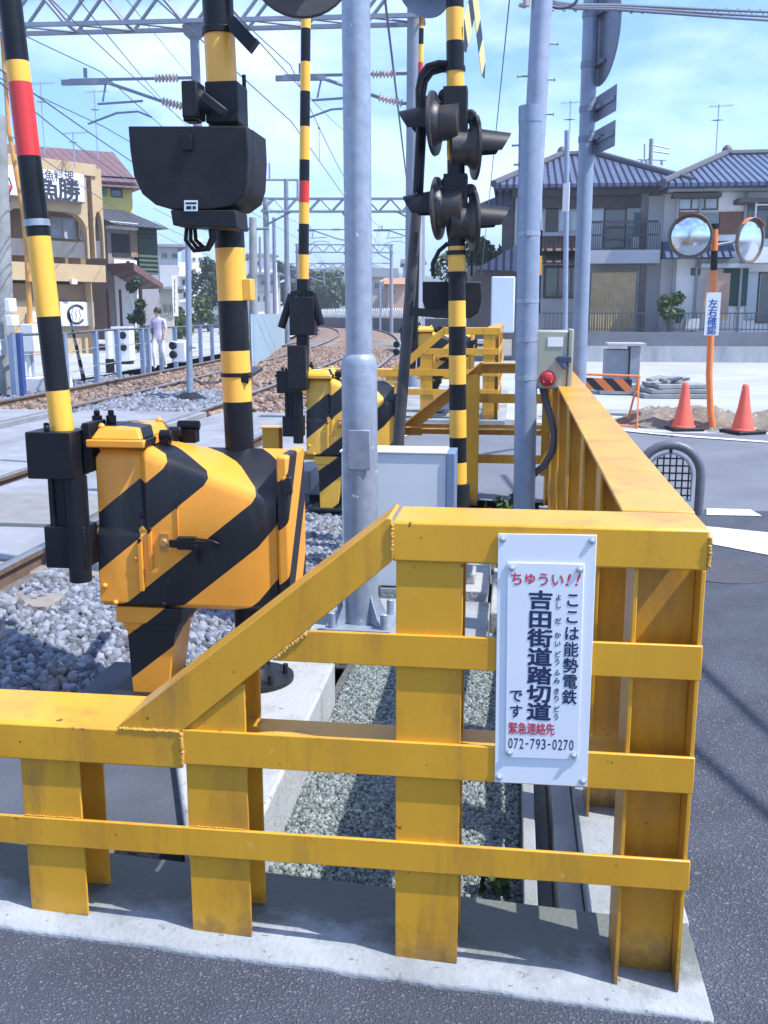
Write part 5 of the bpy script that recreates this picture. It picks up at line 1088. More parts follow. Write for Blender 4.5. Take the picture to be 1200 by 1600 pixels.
# signboards
INK = mat('black_lettering', (.03, .032, .05), .6)
def signboard(x0, y0, x1, y1, w, label, draw):
    r2 = root('signboard', F.p(F.at((x0+x1)/2, y1)[0], F.at(x0, y1)[1], w), label, 'signboard'); mb = MB(); F.rect(mb, x0, y0, x1, y1, w, w+.25); mb.build('panel', mat('lit_white_panel', (.74, .75, .78), .4, (.66, .67, .70), 1, .4), r2, bevel=.02)
    mb = MB(); F.rect(mb, x0-1.3, y0-1.2, x1+1.3, y1+1.6, w-.04, w+.2); mb.build('frame', mat('sign_frame', (.30, .30, .33), .5), r2)
    mb = MB(); draw(mb, w+.258); mb.build('lettering', [INK, REDL, mat('grey_lettering', (.20, .22, .27), .6)], r2, smooth=False)
def ch(mb, c, px, py, wpx, hpx, w, m=0, off=.02):
    a = F.at(px-wpx/2, py+hpx/2, w); b = F.at(px+wpx/2, py-hpx/2, w); put(mb, c, F.p((a[0]+b[0])/2, (a[1]+b[1])/2, w), F.u, UZ, b[0]-a[0], b[1]-a[1], m, off)
def draw1(mb, w):
    for c, x in zip('活魚料理', (62, 77, 92, 108)): ch(mb, c, x, 274+(x-60)*.03, 15, 17, w, 0, .007)
    for c, x in zip('魚勝', (76, 108)): ch(mb, c, x, 297, 33, 33, w, 0, .022)
    for k in range(9): ch(mb, '丨', 128, 270+k*4.6, 3, 4, w, 0)
    # brush drawn fish on the left
    for k in range(7):
        pts = [F.p(*F.at(-14+k*4.2+i*1.2, 300-14*math.sin(.5+i*.5+k*.3), w), w-.01) for i in range(6)]; mb.tube(pts, .035, 5, 0)
    mb.tube([F.p(*F.at(x, y, w), w-.01) for x, y in ((-8, 296), (2, 302), (12, 298), (17, 290))], .06, 5, 1); mb.tube([F.p(*F.at(x, y, w), w-.01) for x, y in ((-16, 300), (0, 310), (14, 304), (19, 292), (14, 278), (0, 274))], .03, 5, 0)
signboard(-36, 252, 133, 316, .05, 'large white upper signboard with black brush lettering and a fish drawing on the restaurant', draw1)
def draw2(mb, w):
    a = [F.p(*F.at(119+13*math.cos(t_), 491+14*math.sin(t_), w), w-.01) for t_ in [rad(-35-k*290/24) for k in range(25)]]; mb.tube(a, .05, 6, 0)
    for k, x in enumerate((113, 119, 125)): mb.tube([F.p(*F.at(x+1.5*math.sin(i*1.4+k), 482+i*2.6, w), w-.01) for i in range(8)], .022, 5, 2)
    for k in range(8): ch(mb, '丨', 139.5, 480+k*3.2, 3, 3.4, w, 0)
signboard(94, 472, 147, 509, -.5, 'white ground floor signboard with a brush drawn circle on the restaurant', draw2)
# yellow house behind
A = D(150, 500, 44.4); B_ = D(250, 500, 45.8); F2 = Fac((A.x, A.y), (B_.x-A.x, B_.y-A.y)); r = root('house', F2.p(3, .1, -3), 'bright yellow house with maroon tiled roof behind the restaurant', 'house')
part(F2, r, 'wall', YW, [(-60, 276, 217, 520, -7, 0)]); window(F2, r, 173, 286, 192, 309, GLS, 0, 1, HD)
mb = MB(); a = F2.at(-90, 276, .5); b = F2.at(217, 241, -4); mb.prism([F2.p(a[0], a[1], .6), F2.p(a[0], b[1], -4), F2.p(a[0], a[1], -8.6)], F2.u*(F2.at(216, 276)[0]-a[0])); mb.build('roof', MAR, r, smooth=False)
part(F2, r, 'eave', HD, [(120, 272, 219, 278, .02, .55)]); part(F2, r, 'shutter', mat('teal_shutter', (.10, .28, .26), .7), [(160, 290, 167, 306, 0, .08)])
# dark house with green shingles
A = D(160, 520, 41); B_ = D(250, 520, 43.5); F3 = Fac((A.x, A.y), (B_.x-A.x, B_.y-A.y)); r = root('house', F3.p(2, .1, -2), 'narrow dark roofed house with green shingle side and white plaster, right of the restaurant', 'house')
part(F3, r, 'wall', mat('grey_brown_wall', (.25, .22, .20), .85, (.20, .18, .165), 1, .6), [(166, 345, 216, 530, -6, 0)]); part(F3, r, 'shingle_wall', GRN, [(215, 348, 248, 429, -5.5, .06)]); part(F3, r, 'lower_side_wall', GPU, [(221, 429.5, 251, 520, -5, .04)])
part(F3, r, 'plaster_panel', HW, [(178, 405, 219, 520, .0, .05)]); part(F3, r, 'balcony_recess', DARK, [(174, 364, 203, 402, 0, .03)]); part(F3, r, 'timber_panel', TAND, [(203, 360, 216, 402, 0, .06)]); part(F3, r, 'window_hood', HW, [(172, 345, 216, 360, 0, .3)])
mb = MB(); a = F3.at(163, 352, .0); b = F3.at(247, 338, .0); mb.prism([F3.p(a[0], a[1], .7), F3.p(a[0], a[1]+.9, -2), F3.p(a[0], a[1], -6)], F3.u*(b[0]-a[0])); mb.build('roof', ribs('dark_roof_tile', (.075, .075, .085), (.05, .05, .06), (.7, .7, 0), .3, .6, .8), r, smooth=False)
mb = MB(); a = F3.at(168, 424, 0); b = F3.at(214, 452, 0); mb.prism([F3.p(a[0], a[1]+.3, 0), F3.p(b[0], b[1]+.2, 0), F3.p(b[0], b[1], 0), F3.p(a[0], a[1], 0)], F3.n*1.6); mb.build('porch_roof', MAR, r, smooth=False)
part(F3, r, 'porch_post', mat('dark_red_timber', (.10, .05, .05), .7), [(189, 452, 194, 540, 1.2, 1.35), (170, 452, 174, 540, 1.2, 1.35)])
mb = MB(); c_ = F3.p(*F3.at(200, 412, .06), .06); mb.lathe(c_, F3.n, [(0, .12), (.02, .12)], 16); mb.build('round_vent', DARK, r)
plant('potted_shrub', tuple(F3.p(F3.at(216, 500, 1.5)[0], .12, 1.5)), 3.0, 900, .10, .55, LEAFD, 'slim dark green shrub by the porch of the green shingled house')
plant('low_shrub', tuple(F3.p(F3.at(215, 540, 2.5)[0], .12, 2.5)), 1.0, 700, .09, .7, LEAFD, 'low dark shrub in front of the porch of the green shingled house')
for i, (px, py, h_, d_) in enumerate(((70, 240, 2.6, 40), (153, 250, 2.6, 41), (117, 262, 1.2, 37))):
    antenna(D(px, py, d_), h_, ('tv aerial on the restaurant roof nearest the arm with the red band', 'tv aerial on the maroon roof above the yellow house', 'small white aerial standing on the signboard of the restaurant')[i])
# distant blocks
def block(name, x0, y0, x1, y1, dep, ang, m, label, wins=(), roof=None, depth=10, grp=None, slab=None):
    A = D(x0, y1, dep); B2 = D(x1, y1, dep+ang*(x1-x0)/FPX*dep); f = Fac((A.x, A.y), (B2.x-A.x, B2.y-A.y)); r = root(name, (A.x, A.y, .1), label, 'house' if name != 'apartment_block' else 'apartment block', grp)
    part(f, r, 'wall', m, [(x0, y0, x1, y1+60, -depth, 0)])
    if slab:
        for y in slab: part(f, r, 'balcony', HW, [(x0+1, y, x1-1, y+4, .02, 1.0)])
    for wn in wins: window(f, r, *wn, panes=2, dep=.08)
    if roof:
        mb = MB(); a = f.at(x0, y0); b = f.at(x1, y0); h_ = roof[0]/FPX*dep
        mb.prism([f.p(a[0]-.4, a[1], .5), f.p(a[0]-.4, a[1]+h_, -depth/2), f.p(a[0]-.4, a[1], -depth-.5)], f.u*(b[0]-a[0]+.8)); mb.build('roof', roof[1], r, smooth=False)
    return f, r
GROOF = ribs('grey_far_roof', (.13, .14, .16), (.09, .10, .12), (.7, .7, 0), .4, .6, .6)
block('house', 248, 386, 284, 500, 70, .3, HG, 'small grey tiled house beyond the green shingled house', [(252, 395, 262, 404), (268, 395, 278, 404)], (12, GROOF), grp=None)
f_, r_ = block('apartment_block', 252, 409, 300, 500, 90, .3, HW, 'white apartment block with stacked balconies down the left street', [(256, 416, 264, 426), (270, 416, 280, 426), (256, 436, 264, 446), (284, 436, 294, 446), (286, 456, 296, 466)], slab=(428, 448, 468))
f_, r_ = block('house', 250, 452, 276, 520, 52, .2, HG, 'low shop house with a dark doorway along the left street', [(254, 475, 262, 492), (264, 476, 272, 495)], (8, GROOF))
mb = MB(); f5 = Fac((D(272, 480, 50).x, D(272, 480, 50).y), (1, .3)); f5.rect(mb, 268, 430, 279, 494, 0, .1, 0); 
for k in range(6): put(mb, '丨', f5.p(f5.at(273, 440+k*9, .105)[0], f5.at(273, 440+k*9, .105)[1], .105), f5.u, UZ, .25, .24, 1, .03)
tag(mb.build('shop_banner', [WPLATE, NAVY], origin=D(272, 490, 50), smooth=False), 'tall narrow white sign standing on the left street', 'sign')
block('apartment_block', 298, 372, 322, 500, 120, .3, HW, 'tall pale block right of the balconied apartment block', [(301, 384, 306, 390), (310, 384, 316, 390), (301, 402, 306, 408), (310, 402, 316, 408), (301, 420, 306, 426)])
tree(tuple(D(326, 500, 95)[:2])+(.1,), 7.0, 5.4, 2600, .22, LEAFD, 'dark green tree at the end of the left street')
tree(tuple(D(280, 500, 60)[:2])+(.1,), 1.9, 2.6, 1500, .13, LEAF, 'bright green rounded bush beside the left street', 'bush', name='round_bush', trunkfrac=.15)
tree(tuple(D(312, 500, 78)[:2])+(.1,), 3.2, 2.6, 1200, .15, LEAF, 'small green garden tree behind the slender pole on the left', 'tree')
for i, (x0, y0, x1, dep, m, lab, rf) in enumerate(((396, 400, 430, 110, HW, 'white house with grey roof left of the far hill', 8), (404, 430, 440, 85, HG, 'grey house with low roof behind the pale blue fence', 8), (428, 414, 452, 140, HW, 'pale house further along the railway behind the fence', 7), (395, 455, 425, 70, HW, 'small white house just behind the pale blue fence', 6))):
    block('house', x0, y0, x1, 500, dep, .2, m, lab, [(x0+4, y0+8, x0+11, y0+16), (x0+16, y0+8, x0+24, y0+16)], (rf, GROOF), grp='houses along the left of the tracks')
# parked car at the street end
def far_car(px, py, dep, m, label):
    p_ = D(px, py, dep); p_.z = .12; r = root('parked_car', p_, label, 'car'); mb = MB(); S_ = [(-.85, .25), (-.85, .75), (-.72, .9), (-.62, 1.4), (.62, 1.4), (.72, .9), (.85, .75), (.85, .25)]
    mb.prism([p_+V(x, -.2, z) for x, z in S_], (0, 2.6, 0)); mb.prism([p_+V(x, -1.4, z) for x, z in ((-.85, .25), (-.85, .7), (-.7, .88), (.7, .88), (.85, .7), (.85, .25))], (0, 1.199, 0)); mb.build('body', m, r, bevel=.08)
    mb = MB(); mb.prism([p_+V(x, -.22, z) for x, z in ((-.66, .93), (-.57, 1.33), (.57, 1.33), (.66, .93))], (0, .03, 0)); mb.build('windscreen', GLS, r)
    for sx in (-1, 1): 
        mb = MB(); mb.cyl(p_+V(sx*.8, -.9, .3), p_+V(sx*.62, -.9, .3), .3, n=16); mb.build('wheel', BLACKM, r)
        mb = MB(); mb.lathe(p_+V(sx*.6, -1.39, .62), (0, -1, 0), [(0, .13), (.03, .1)], 12); mb.build('headlight', WPLATE, r)
far_car(318, 497, 85, mat('dark_car_paint', (.05, .055, .07), .25), 'dark car facing us at the far end of the left street')

# lineside fence with blue grey posts
BLU = mat('blue_grey_post', (.16, .22, .33), .5, (.22, .28, .38), 6, .6); CLR = mat('fence_top_rail', (.10, .11, .13), .5)
r = root('lineside_fence', (-11.5, 24, .1), 'open fence of blue grey posts with a dark top rail beside the far track', 'fence')
pp = [G(px, py, .18) for px, py in ((24, 612), (104, 606), (152, 590), (186, 583), (224, 578), (233, 577), (253, 572), (275, 569), (296, 566), (314, 560), (332, 556), (350, 552), (372, 548), (396, 543), (418, 537))]
for p_ in pp:
    mb = MB(); mb.box(p_.x-.05, p_.x+.05, p_.y-.06, p_.y+.06, .0, 1.22); mb.build('post', BLU, r)
mb = MB(); mb.tube([V(p_.x, p_.y+.0, 1.22) for p_ in pp], .03, 6); mb.build('top_rail', CLR, r)
MESH = mat('pale_mesh_rail', (.35, .38, .42), .6)
for z in (.45, .85): mb = MB(); mb.tube([V(p_.x, p_.y, z) for p_ in pp], .008, 5); mb.build('strand', MESH, r)
# pale blue corrugated fence further on
r = root('sheet_fence', (-10.6, 40, 0), 'pale blue corrugated sheet fence curving along the far track', 'fence'); mb = MB(); pl = [G(px, py, .15) for px, py in ((396, 576), (412, 563), (428, 551), (444, 540))]
PB = ribs('pale_blue_sheet', (.40, .52, .60), (.32, .43, .52), (.4, 1, 0), .25, .6, .8)
for a, b in zip(pl[:-1], pl[1:]): d_ = (b-a); n_ = V(d_.y, -d_.x, 0).normalized(); mb.obox((a+b)/2+V(0, 0, .72), d_/2, n_*.04, V(0, 0, .72))
mb.build('sheet', PB, r, smooth=False)
# person on the street
def person(base, h, label):
    r = root('person', base, label, 'person'); s = h/1.7; B0 = Vector(base)
    J = {'pel': (0, 0, .92), 'wa': (0, 0, 1.08), 'ch': (0, .0, 1.28), 'nk': (0, 0, 1.44), 'hd0': (0, -.01, 1.50), 'hd': (0, -.02, 1.60), 'ht': (0, -.01, 1.69),
         'sl': (-.17, 0, 1.39), 'el': (-.22, .03, 1.12), 'wl': (-.21, -.06, .90), 'ml': (-.205, -.10, .80), 'sr': (.17, 0, 1.39), 'er': (.23, -.02, 1.13), 'wr': (.22, -.13, .93), 'mr': (.215, -.17, .84),
         'hl': (-.095, 0, .88), 'kl': (-.10, -.14, .50), 'al': (-.10, -.08, .09), 'tl': (-.10, -.22, .03), 'hr': (.095, 0, .88), 'kr': (.10, .0, .49), 'ar': (.10, .20, .11), 'tr': (.10, .10, .03)}
    Rr = {'pel': .135, 'wa': .12, 'ch': .14, 'nk': .055, 'hd0': .065, 'hd': .088, 'ht': .06, 'sl': .065, 'el': .045, 'wl': .033, 'ml': .035, 'sr': .065, 'er': .045, 'wr': .033, 'mr': .035, 'hl': .095, 'kl': .062, 'al': .042, 'tl': .035, 'hr': .095, 'kr': .062, 'ar': .042, 'tr': .035}
    E_ = [('pel', 'wa'), ('wa', 'ch'), ('ch', 'nk'), ('nk', 'hd0'), ('hd0', 'hd'), ('hd', 'ht'), ('ch', 'sl'), ('sl', 'el'), ('el', 'wl'), ('wl', 'ml'), ('ch', 'sr'), ('sr', 'er'), ('er', 'wr'), ('wr', 'mr'), ('pel', 'hl'), ('hl', 'kl'), ('kl', 'al'), ('al', 'tl'), ('pel', 'hr'), ('hr', 'kr'), ('kr', 'ar'), ('ar', 'tr')]
    ks = list(J); me = bpy.data.meshes.new('body'); me.from_pydata([Vector(J[k])*s for k in ks], [(ks.index(a), ks.index(b)) for a, b in E_], []); o = bpy.data.objects.new('body', me); col.objects.link(o)
    sk = o.modifiers.new('skin', 'SKIN'); 
    if not me.skin_vertices: bpy.context.view_layer.objects.active = o
    for i, k in enumerate(ks): me.skin_vertices[0].data[i].radius = (Rr[k]*s, Rr[k]*s*(.75 if k in ('ch', 'wa', 'pel') else 1)); me.skin_vertices[0].data[i].use_root = (k == 'pel')
    o.modifiers.new('ss', 'SUBSURF').levels = 2
    m2 = bpy.data.meshes.new_from_object(o.evaluated_get(bpy.context.evaluated_depsgraph_get())); bpy.data.objects.remove(o)
    for m_ in (mat('skin', (.50, .32, .24), .6), mat('lavender_shirt', (.50, .45, .58), .8, (.42, .38, .52), 8, .6), mat('white_trousers', (.70, .70, .70), .8), BLACKM): m2.materials.append(m_)
    for p_ in m2.polygons:
        c = p_.center/s; p_.use_smooth = True
        p_.material_index = 0 if c.z > 1.45 or (abs(c.x) > .17 and c.z < 1.16) else 1 if c.z > .90 and abs(c.x) < .3 else 2 if c.z > .10 else 3
    b_ = bpy.data.objects.new('body', m2); col.objects.link(b_); b_.parent = r
    mb = MB(); hc = B0+V(0, .012, 1.635)*s; mb.lathe(hc, (0, .3, 1), [(-.09*s, .085*s), (-.03*s, .104*s), (.03*s, .10*s), (.07*s, .075*s), (.095*s, .02*s)], 14); mb.build('hair', mat('dark_hair', (.02, .016, .014), .6), r)
    mb = MB()
    for sx in (-1, 1): mb.dome(B0+V(sx*.033, -.098, 1.612)*s, (0, -1, 0), .012*s, .006*s, 8, 0)
    mb.dome(B0+V(0, -.105, 1.585)*s, (0, -1, -.3), .014*s, .02*s, 8, 1); mb.box(B0.x-.025*s, B0.x+.025*s, B0.y-.10*s, B0.y-.09*s, B0.z+1.545*s, B0.z+1.553*s, 2)
    mb.build('face', [BLACKM, mat('skin', (.5, .3, .2)), REDL], r)
    return r
pb = G(250, 579, .12); person((pb.x, pb.y, .12), 1.62, 'person walking in a lavender shirt and white trousers behind the post fence')
# little white post beside it, relay boxes
def small(name, label, cat, px, py, dep, parts, z0=.12):
    b = D(px, py, dep); b.z = z0; r = root(name, b, label, cat)
    for nm, m_, fn in parts: mb = MB(); fn(mb, b); mb.build(nm, m_, r, bevel=.008)
    return r
small('marker_post', 'short white marker post with a dark foot by the post fence', 'marker post', 172, 572, 25.5, [('post', WPLATE, lambda mb, b: mb.cyl(b+V(0, 0, .35), b+V(0, 0, 1.1), .09)), ('foot', BLACKM, lambda mb, b: mb.cyl(b, b+V(0, 0, .35), .11))])
small('meter_box', 'white equipment box with two dark ports standing behind the post fence', 'equipment box', 192, 545, 30, [('case', WPLATE, lambda mb, b: mb.box(b.x-.27, b.x+.3, b.y-.2, b.y+.2, b.z+.1, b.z+1.1)), ('port', BLACKM, lambda mb, b: [mb.cyl(b+V(.1, -.2, z), b+V(.1, -.23, z), .11) for z in (.85, .5)]), ('leg', BLACKM, lambda mb, b: mb.box(b.x-.25, b.x+.27, b.y-.15, b.y+.15, b.z, b.z+.1))])
def sensor(px, py, dep, label, h, z0=.15, lead=False):
    b = D(px, py, dep); b.z = z0; top = D(px, py, dep).z; r = root('track_sensor', b, label, 'sensor', 'white sensors facing across the crossing')
    mb = MB(); mb.cyl(b, b+V(0, 0, top-z0+.1), .045, n=10); mb.build('post', GALV, r)
    c = D(px, py, dep); mb = MB(); mb.box(c.x-.27*h, c.x-.02, c.y-.16, c.y+.12, c.z-.13*h-.06, c.z+.16*h); mb.build('case', WPLATE, r, bevel=.02)
    mb = MB()
    for dz in (-.06, .09): mb.lathe((c.x-.21*h, c.y-.16, c.z+dz), (-.4, -1, 0), [(0, .06), (.06, .065), (.061, .04)], 14)
    build_each(mb, 'lens_hood', BLACKM, r)
    return r
sensor(296, 548, 17, 'white two lens sensor on a slender post between the tracks, right of the arm', 1.0)
sensor(48, 548, 20, 'white two lens sensor under the orange arm at the left edge', 1.2); sensor(634, 545, 20, 'small white two lens sensor beside the far curve, left of the leaning stay', .7)
r = root('slender_pole', D(296, 620, 17), 'thin bare steel pole standing on a dark block between the tracks', 'pole'); p0 = D(296, 622, 16.5); p1 = D(294, 350, 16.5); p0.z = .1; mb = MB(); mb.cyl(p0, p1+V(0, 0, .2), .05, .045, 10); mb.build('shaft', GREYP, r); mb = MB(); mb.lathe(p0, (0, 0, 1), [(0, .32), (.12, .30), (.22, .12)], 12); mb.build('footing', BLACKM, r); mb = MB(); q = p0+V(0, 0, .95); mb.bar(q, q+V(.14, 0, 0), (0, .03, 0), (0, 0, .03)); mb.build('bracket', GALV, r)
# far barrier on the left: thin orange double arm standing on a white post
r = root('far_barrier', D(50, 600, 20), 'far crossing barrier with thin raised orange double arm on a white post', 'level crossing barrier')
mb = MB(); b = D(49, 605, 20); b.z = .1; mb.cyl(b, b+V(0, 0, 1.2), .06, n=10); mb.box(b.x-.05, b.x+.22, b.y-.2, b.y+.1, b.z+.75, b.z+1.3); mb.box(b.x-.45, b.x+.75, b.y-.2, b.y+.3, b.z-.02, b.z+.25); mb.build('machine', WPLATE, r, bevel=.02)
OA = mat('orange_arm_paint', (.62, .30, .07), .5, (.5, .22, .05), 8, .6)
mb = MB(); mb.tube([D(49, 532, 20), D(42, 400, 20), D(30, 215, 20), D(8, -60, 20)], .05, 8, rf=lambda i: .055-.005*i); mb.tube([D(46, 440, 19.9), D(36, 330, 19.9), D(14, 205, 19.9), D(-4, -40, 19.9)], .05, 8, rf=lambda i: .055-.006*i); mb.build('arm', OA, r)
# thin dark striped rod leaning in front of the restaurant
r = root('leaning_rod', G(130, 594, .15), 'thin dark striped arm leaning in front of the round circle signboard', 'rod'); mb = MB(); bands(mb, G(131, 593, .15), D(107, 487, 21), .05, .025, [(.15+.16*k, k % 2) for k in range(9)], 10); mb.build('arm', [BLACKM, GREYP], r)
# left edge pole and boxes
r = root('concrete_pole', D(6, 610, 19), 'concrete pole with white meter boxes at the left edge of the crossing', 'utility pole'); mb = MB(); p0 = D(8, 615, 19); p0.z = .1; mb.cyl(p0, D(-6, 180, 19), .21, .17, 18); mb.build('pole', CONCD, r)
mb = MB(); 
for (x0, y0, x1, y1) in ((12, 466, 23, 488), (14, 492, 27, 510), (-8, 530, 6, 556)): q0 = D(x0, y0, 18.6); q1 = D(x1, y1, 18.6); mb.box(q0.x, q1.x, q0.y-.15, q0.y+.12, q1.z, q0.z)
build_each(mb, 'meter_box', WPLATE, r, bevel=.02); mb = MB(); q = D(29, 565, 18.6); mb.box(q.x-.09, q.x+.09, q.y-.06, q.y+.06, .1, D(29, 520, 18.6).z); mb.build('blue_post', mat('blue_post_paint', (.04, .08, .24), .5), r)

# ------------------------------------------------------------------ overhead line: gantries and wires
STL = mat('gantry_steel', (.17, .20, .26), .55, (.24, .27, .33), 3, .7, metal=.1)
def truss(mb, a, b, h, dep, n, r_=.035):
    a, b = Vector(a), Vector(b); d_ = (b-a); nn = V(-d_.y, d_.x, 0).normalized()*dep/2
    for s in (-1, 1):
        for z in (0, h): mb.bar(a+nn*s+V(0, 0, z), b+nn*s+V(0, 0, z), nn.normalized()*.07, V(0, 0, .07))
        for k in range(n):
            p_ = a+d_*(k/n)+nn*s; q_ = a+d_*((k+.5)/n)+nn*s; e_ = a+d_*((k+1)/n)+nn*s
            mb.cyl(p_, q_+V(0, 0, h), r_, n=5); mb.cyl(q_+V(0, 0, h), e_, r_, n=5)
    for k in range(n+1):
        p_ = a+d_*(k/n); mb.cyl(p_-nn, p_+nn, r_*.8, n=5)
        if k < n: mb.cyl(p_-nn, a+d_*((k+1)/n)+nn, r_*.6, n=5)
def insul(mb, p, q, n=7, rr=.075):
    p, q = Vector(p), Vector(q); pr = []
    L_ = (q-p).length
    for k in range(n): h = L_*k/n; pr += [(h, .03), (h+L_*.25/n, rr), (h+L_*.5/n, rr*.9), (h+L_*.7/n, .03)]
    mb.lathe(p, q-p, pr, 10)
def cantilever(r, base, toward, track_s, t, near):
    """bracket reaching from a hanging or standing post toward the track centre"""
    B0 = Vector(base); d_ = Vector(toward); zt, zl = 5.78, 5.28
    mb = MB(); mb.cyl(B0+V(0, 0, zt)+d_*.05, B0+V(0, 0, zt)+d_*.35, .03, n=6); mb.cyl(B0+V(0, 0, zt)+d_*.75, B0+V(0, 0, zt)+d_*2.35, .028, n=6); mb.cyl(B0+V(0, 0, zl)+d_*.05, B0+V(0, 0, zl)+d_*.25, .03, n=6)
    mb.cyl(B0+V(0, 0, zl+.1)+d_*.62, B0+V(0, 0, zt-.02)+d_*1.75, .032, n=6); mb.bar(B0+V(0, 0, zt-.04)+d_*1.6, B0+V(0, 0, zt-.04)+d_*2.5, V(-d_.y, d_.x, 0)*.08, V(0, 0, .09))
    mb.cyl(B0+V(0, 0, zt-.38)+d_*1.0, B0+V(0, 0, zt-.42)+d_*1.85, .022, n=6); mb.cyl(B0+V(0, 0, zt-.38)+d_*1.75, B0+V(0, 0, zt-.08)+d_*1.68, .018, n=6)
    mb.tube([B0+V(0, 0, 5.12)+d_*.85, B0+V(0, 0, 5.22)+d_*1.1, B0+V(0, 0, 5.2)+d_*1.5, B0+V(0, 0, 5.02)+d_*2.05], .02, 6); mb.cyl(B0+V(0, 0, zt+.04)+d_*2.05, B0+V(0, 0, zt+.2)+d_*2.05, .035, n=6)
    c = mb.build('cantilever', STL, r)
    for p_, q_ in ((V(0, 0, zt)+d_*.33, V(0, 0, zt)+d_*.78), (V(0, 0, zl)+d_*.22, V(0, 0, zl+.12)+d_*.66)): mb = MB(); insul(mb, B0+p_, B0+q_); mb.build('insulator', INS, c)
def gantry(t, s_r, s_h, s_l, label, haunch=False, leftcol=True):
    r = root('catenary_gantry', (s_r, t, 0), label, 'catenary gantry', 'overhead line gantries')
    sk = 2*KC*t; dx = V(1, sk, 0).normalized(); c0 = V(s_r, t, 0)
    def at(s): return c0+dx*(s-s_r)
    mb = MB(); truss(mb, at(s_l-.2)+V(0, 0, 6.66), at(s_r+.15)+V(0, 0, 6.66), .62, .55, max(6, int((s_r-s_l)/1.0)))
    for s, sg in ((s_r, -1), (s_l, 1)):
        if haunch: mb.bar(at(s)+V(0, 0, 6.0), at(s+sg*1.3)+V(0, 0, 6.66), dx.cross(V(0, 0, 1))*.3, V(0, 0, .07))
    mb.build('truss_beam', STL, r)
    for s in ([s_r] + ([s_l] if leftcol else [])): mb = MB(); mb.cyl(at(s)+V(0, 0, -.1), at(s)+V(0, 0, 7.35), .17, .14, 14); mb.build('column', mat('gantry_column', (.22, .25, .30), .7, (.30, .32, .36), 3, .7), r)
    mb = MB(); p_ = at(s_h); mb.cyl(p_+V(0, 0, 4.95), p_+V(0, 0, 6.62), .085, n=12); mb.lathe(p_+V(0, 0, 6.42), (0, 0, 1), [(0, .09), (.1, .2), (.22, .22)], 12); mb.build('drop_post', STL, r)
    cantilever(r, at(s_h), -dx, 0, t, True); cantilever(r, at(s_r), -dx, 0, t, True)
    return r
gantry(18.7, -1.88, -5.84, -13.2, 'nearest overhead line gantry, its lattice beam crossing the top of the picture', leftcol=True)
for t, lab, hn in ((52, 'second overhead line gantry, standing between the slim arm and the four lamp signal', True), (86, 'third overhead line gantry further round the curve', True), (118, 'fourth overhead line gantry, small and low near the green trees', True), (150, 'farthest overhead line gantry in front of the hill', True)):
    cR = -3.44+xo(t); cL = -7.02+xo(t); gantry(t, cR+1.95, cR-1.9, cL-2.4, lab, hn)
# contact wire, messenger and droppers over each track
def overhead(off, label):
    r = root('overhead_line', (off, 20, 5), label, 'overhead line', 'overhead lines above the tracks')
    sup = [-16, 18.7, 52, 86, 118, 150, 185]; con = []; mes = []
    for a, b in zip(sup[:-1], sup[1:]):
        n_ = 14
        for k in range(n_+(b == sup[-1])): t_ = a+(b-a)*k/n_; f_ = k/n_; xx = off+xo(a)*(1-f_)+xo(b)*f_ if a > 0 else off+xo(b)*f_; st = .15; con.append(V(xx, t_, 5.02)); mes.append(V(xx, t_, 5.98-.75*4*f_*(1-f_)*.62))
    mb = MB(); mb.tube(con, .009, 5); mb.build('contact_wire', WIRE, r, smooth=False); mb = MB(); mb.tube(mes, .009, 5); mb.build('messenger_wire', WIRE, r, smooth=False)
    mb = MB()
    for i in range(4, len(con), 4): mb.cyl(con[i], mes[i], .006, n=4); mb.dome(mes[i]-V(0, 0, .03), (0, 0, 1), .03, .05, 6)
    mb.build('dropper', WIRE, r, smooth=False)
overhead(-3.7, 'contact wire and messenger hung over the nearer track'); overhead(-7.28, 'contact wire and messenger hung over the farther track')
def wire(px0, py0, d0, px1, py1, d1, label, sag=.3, r_=.010, grp='feeder wires along the railway', name='feeder_wire'):
    a, b = D(px0, py0, d0), D(px1, py1, d1); pts = [a.lerp(b, k/16)-V(0, 0, sag*4*(k/16)*(1-k/16)) for k in range(17)]; mb = MB(); mb.tube(pts, r_*.7, 5)
    return tag(mb.build(name, WIRE, origin=a, smooth=False), label, 'wire', grp)
W_ = 'feeder wire sloping down over the restaurant, '
wire(-40, 80, 12, 330, 330, 45, W_+'passing lowest above its signboard', .1, .016)
wire(-40, 95, 12, 240, 300, 36, W_+'running down to the yellow house', .2, .014)
wire(60, -20, 14, 320, 215, 46, W_+'starting at the top left corner beam', .1, .014)
wire(115, -10, 15, 300, 205, 50, W_+'steepest one left of the drop post', .1, .014)
wire(190, -10, 16, 330, 160, 48, W_+'thin one right above the cantilever', .0, .010)
wire(-40, 170, 25, 330, 400, 70, 'service cable drooping from the left edge across the maroon roof', .5, .018)
wire(240, 325, 50, 345, 365, 70, 'service cable running from the green shingled house toward the near signal', .2, .02)
wire(240, 345, 50, 345, 385, 70, 'lower service cable running from the green shingled house behind the near signal', .2, .02)
wire(598, -30, 15, 640, 320, 40, 'thick feeder wire falling steeply left of the four lamp signal', .0, .03)
wire(798, -20, 9, 752, 430, 26, 'thin stay wire dropping between the crossbuck and the utility pole', .0, .009)
wire(400, 60, 16, 545, 210, 50, 'feeder wire crossing behind the slim yellow and black arm', .1, .014)
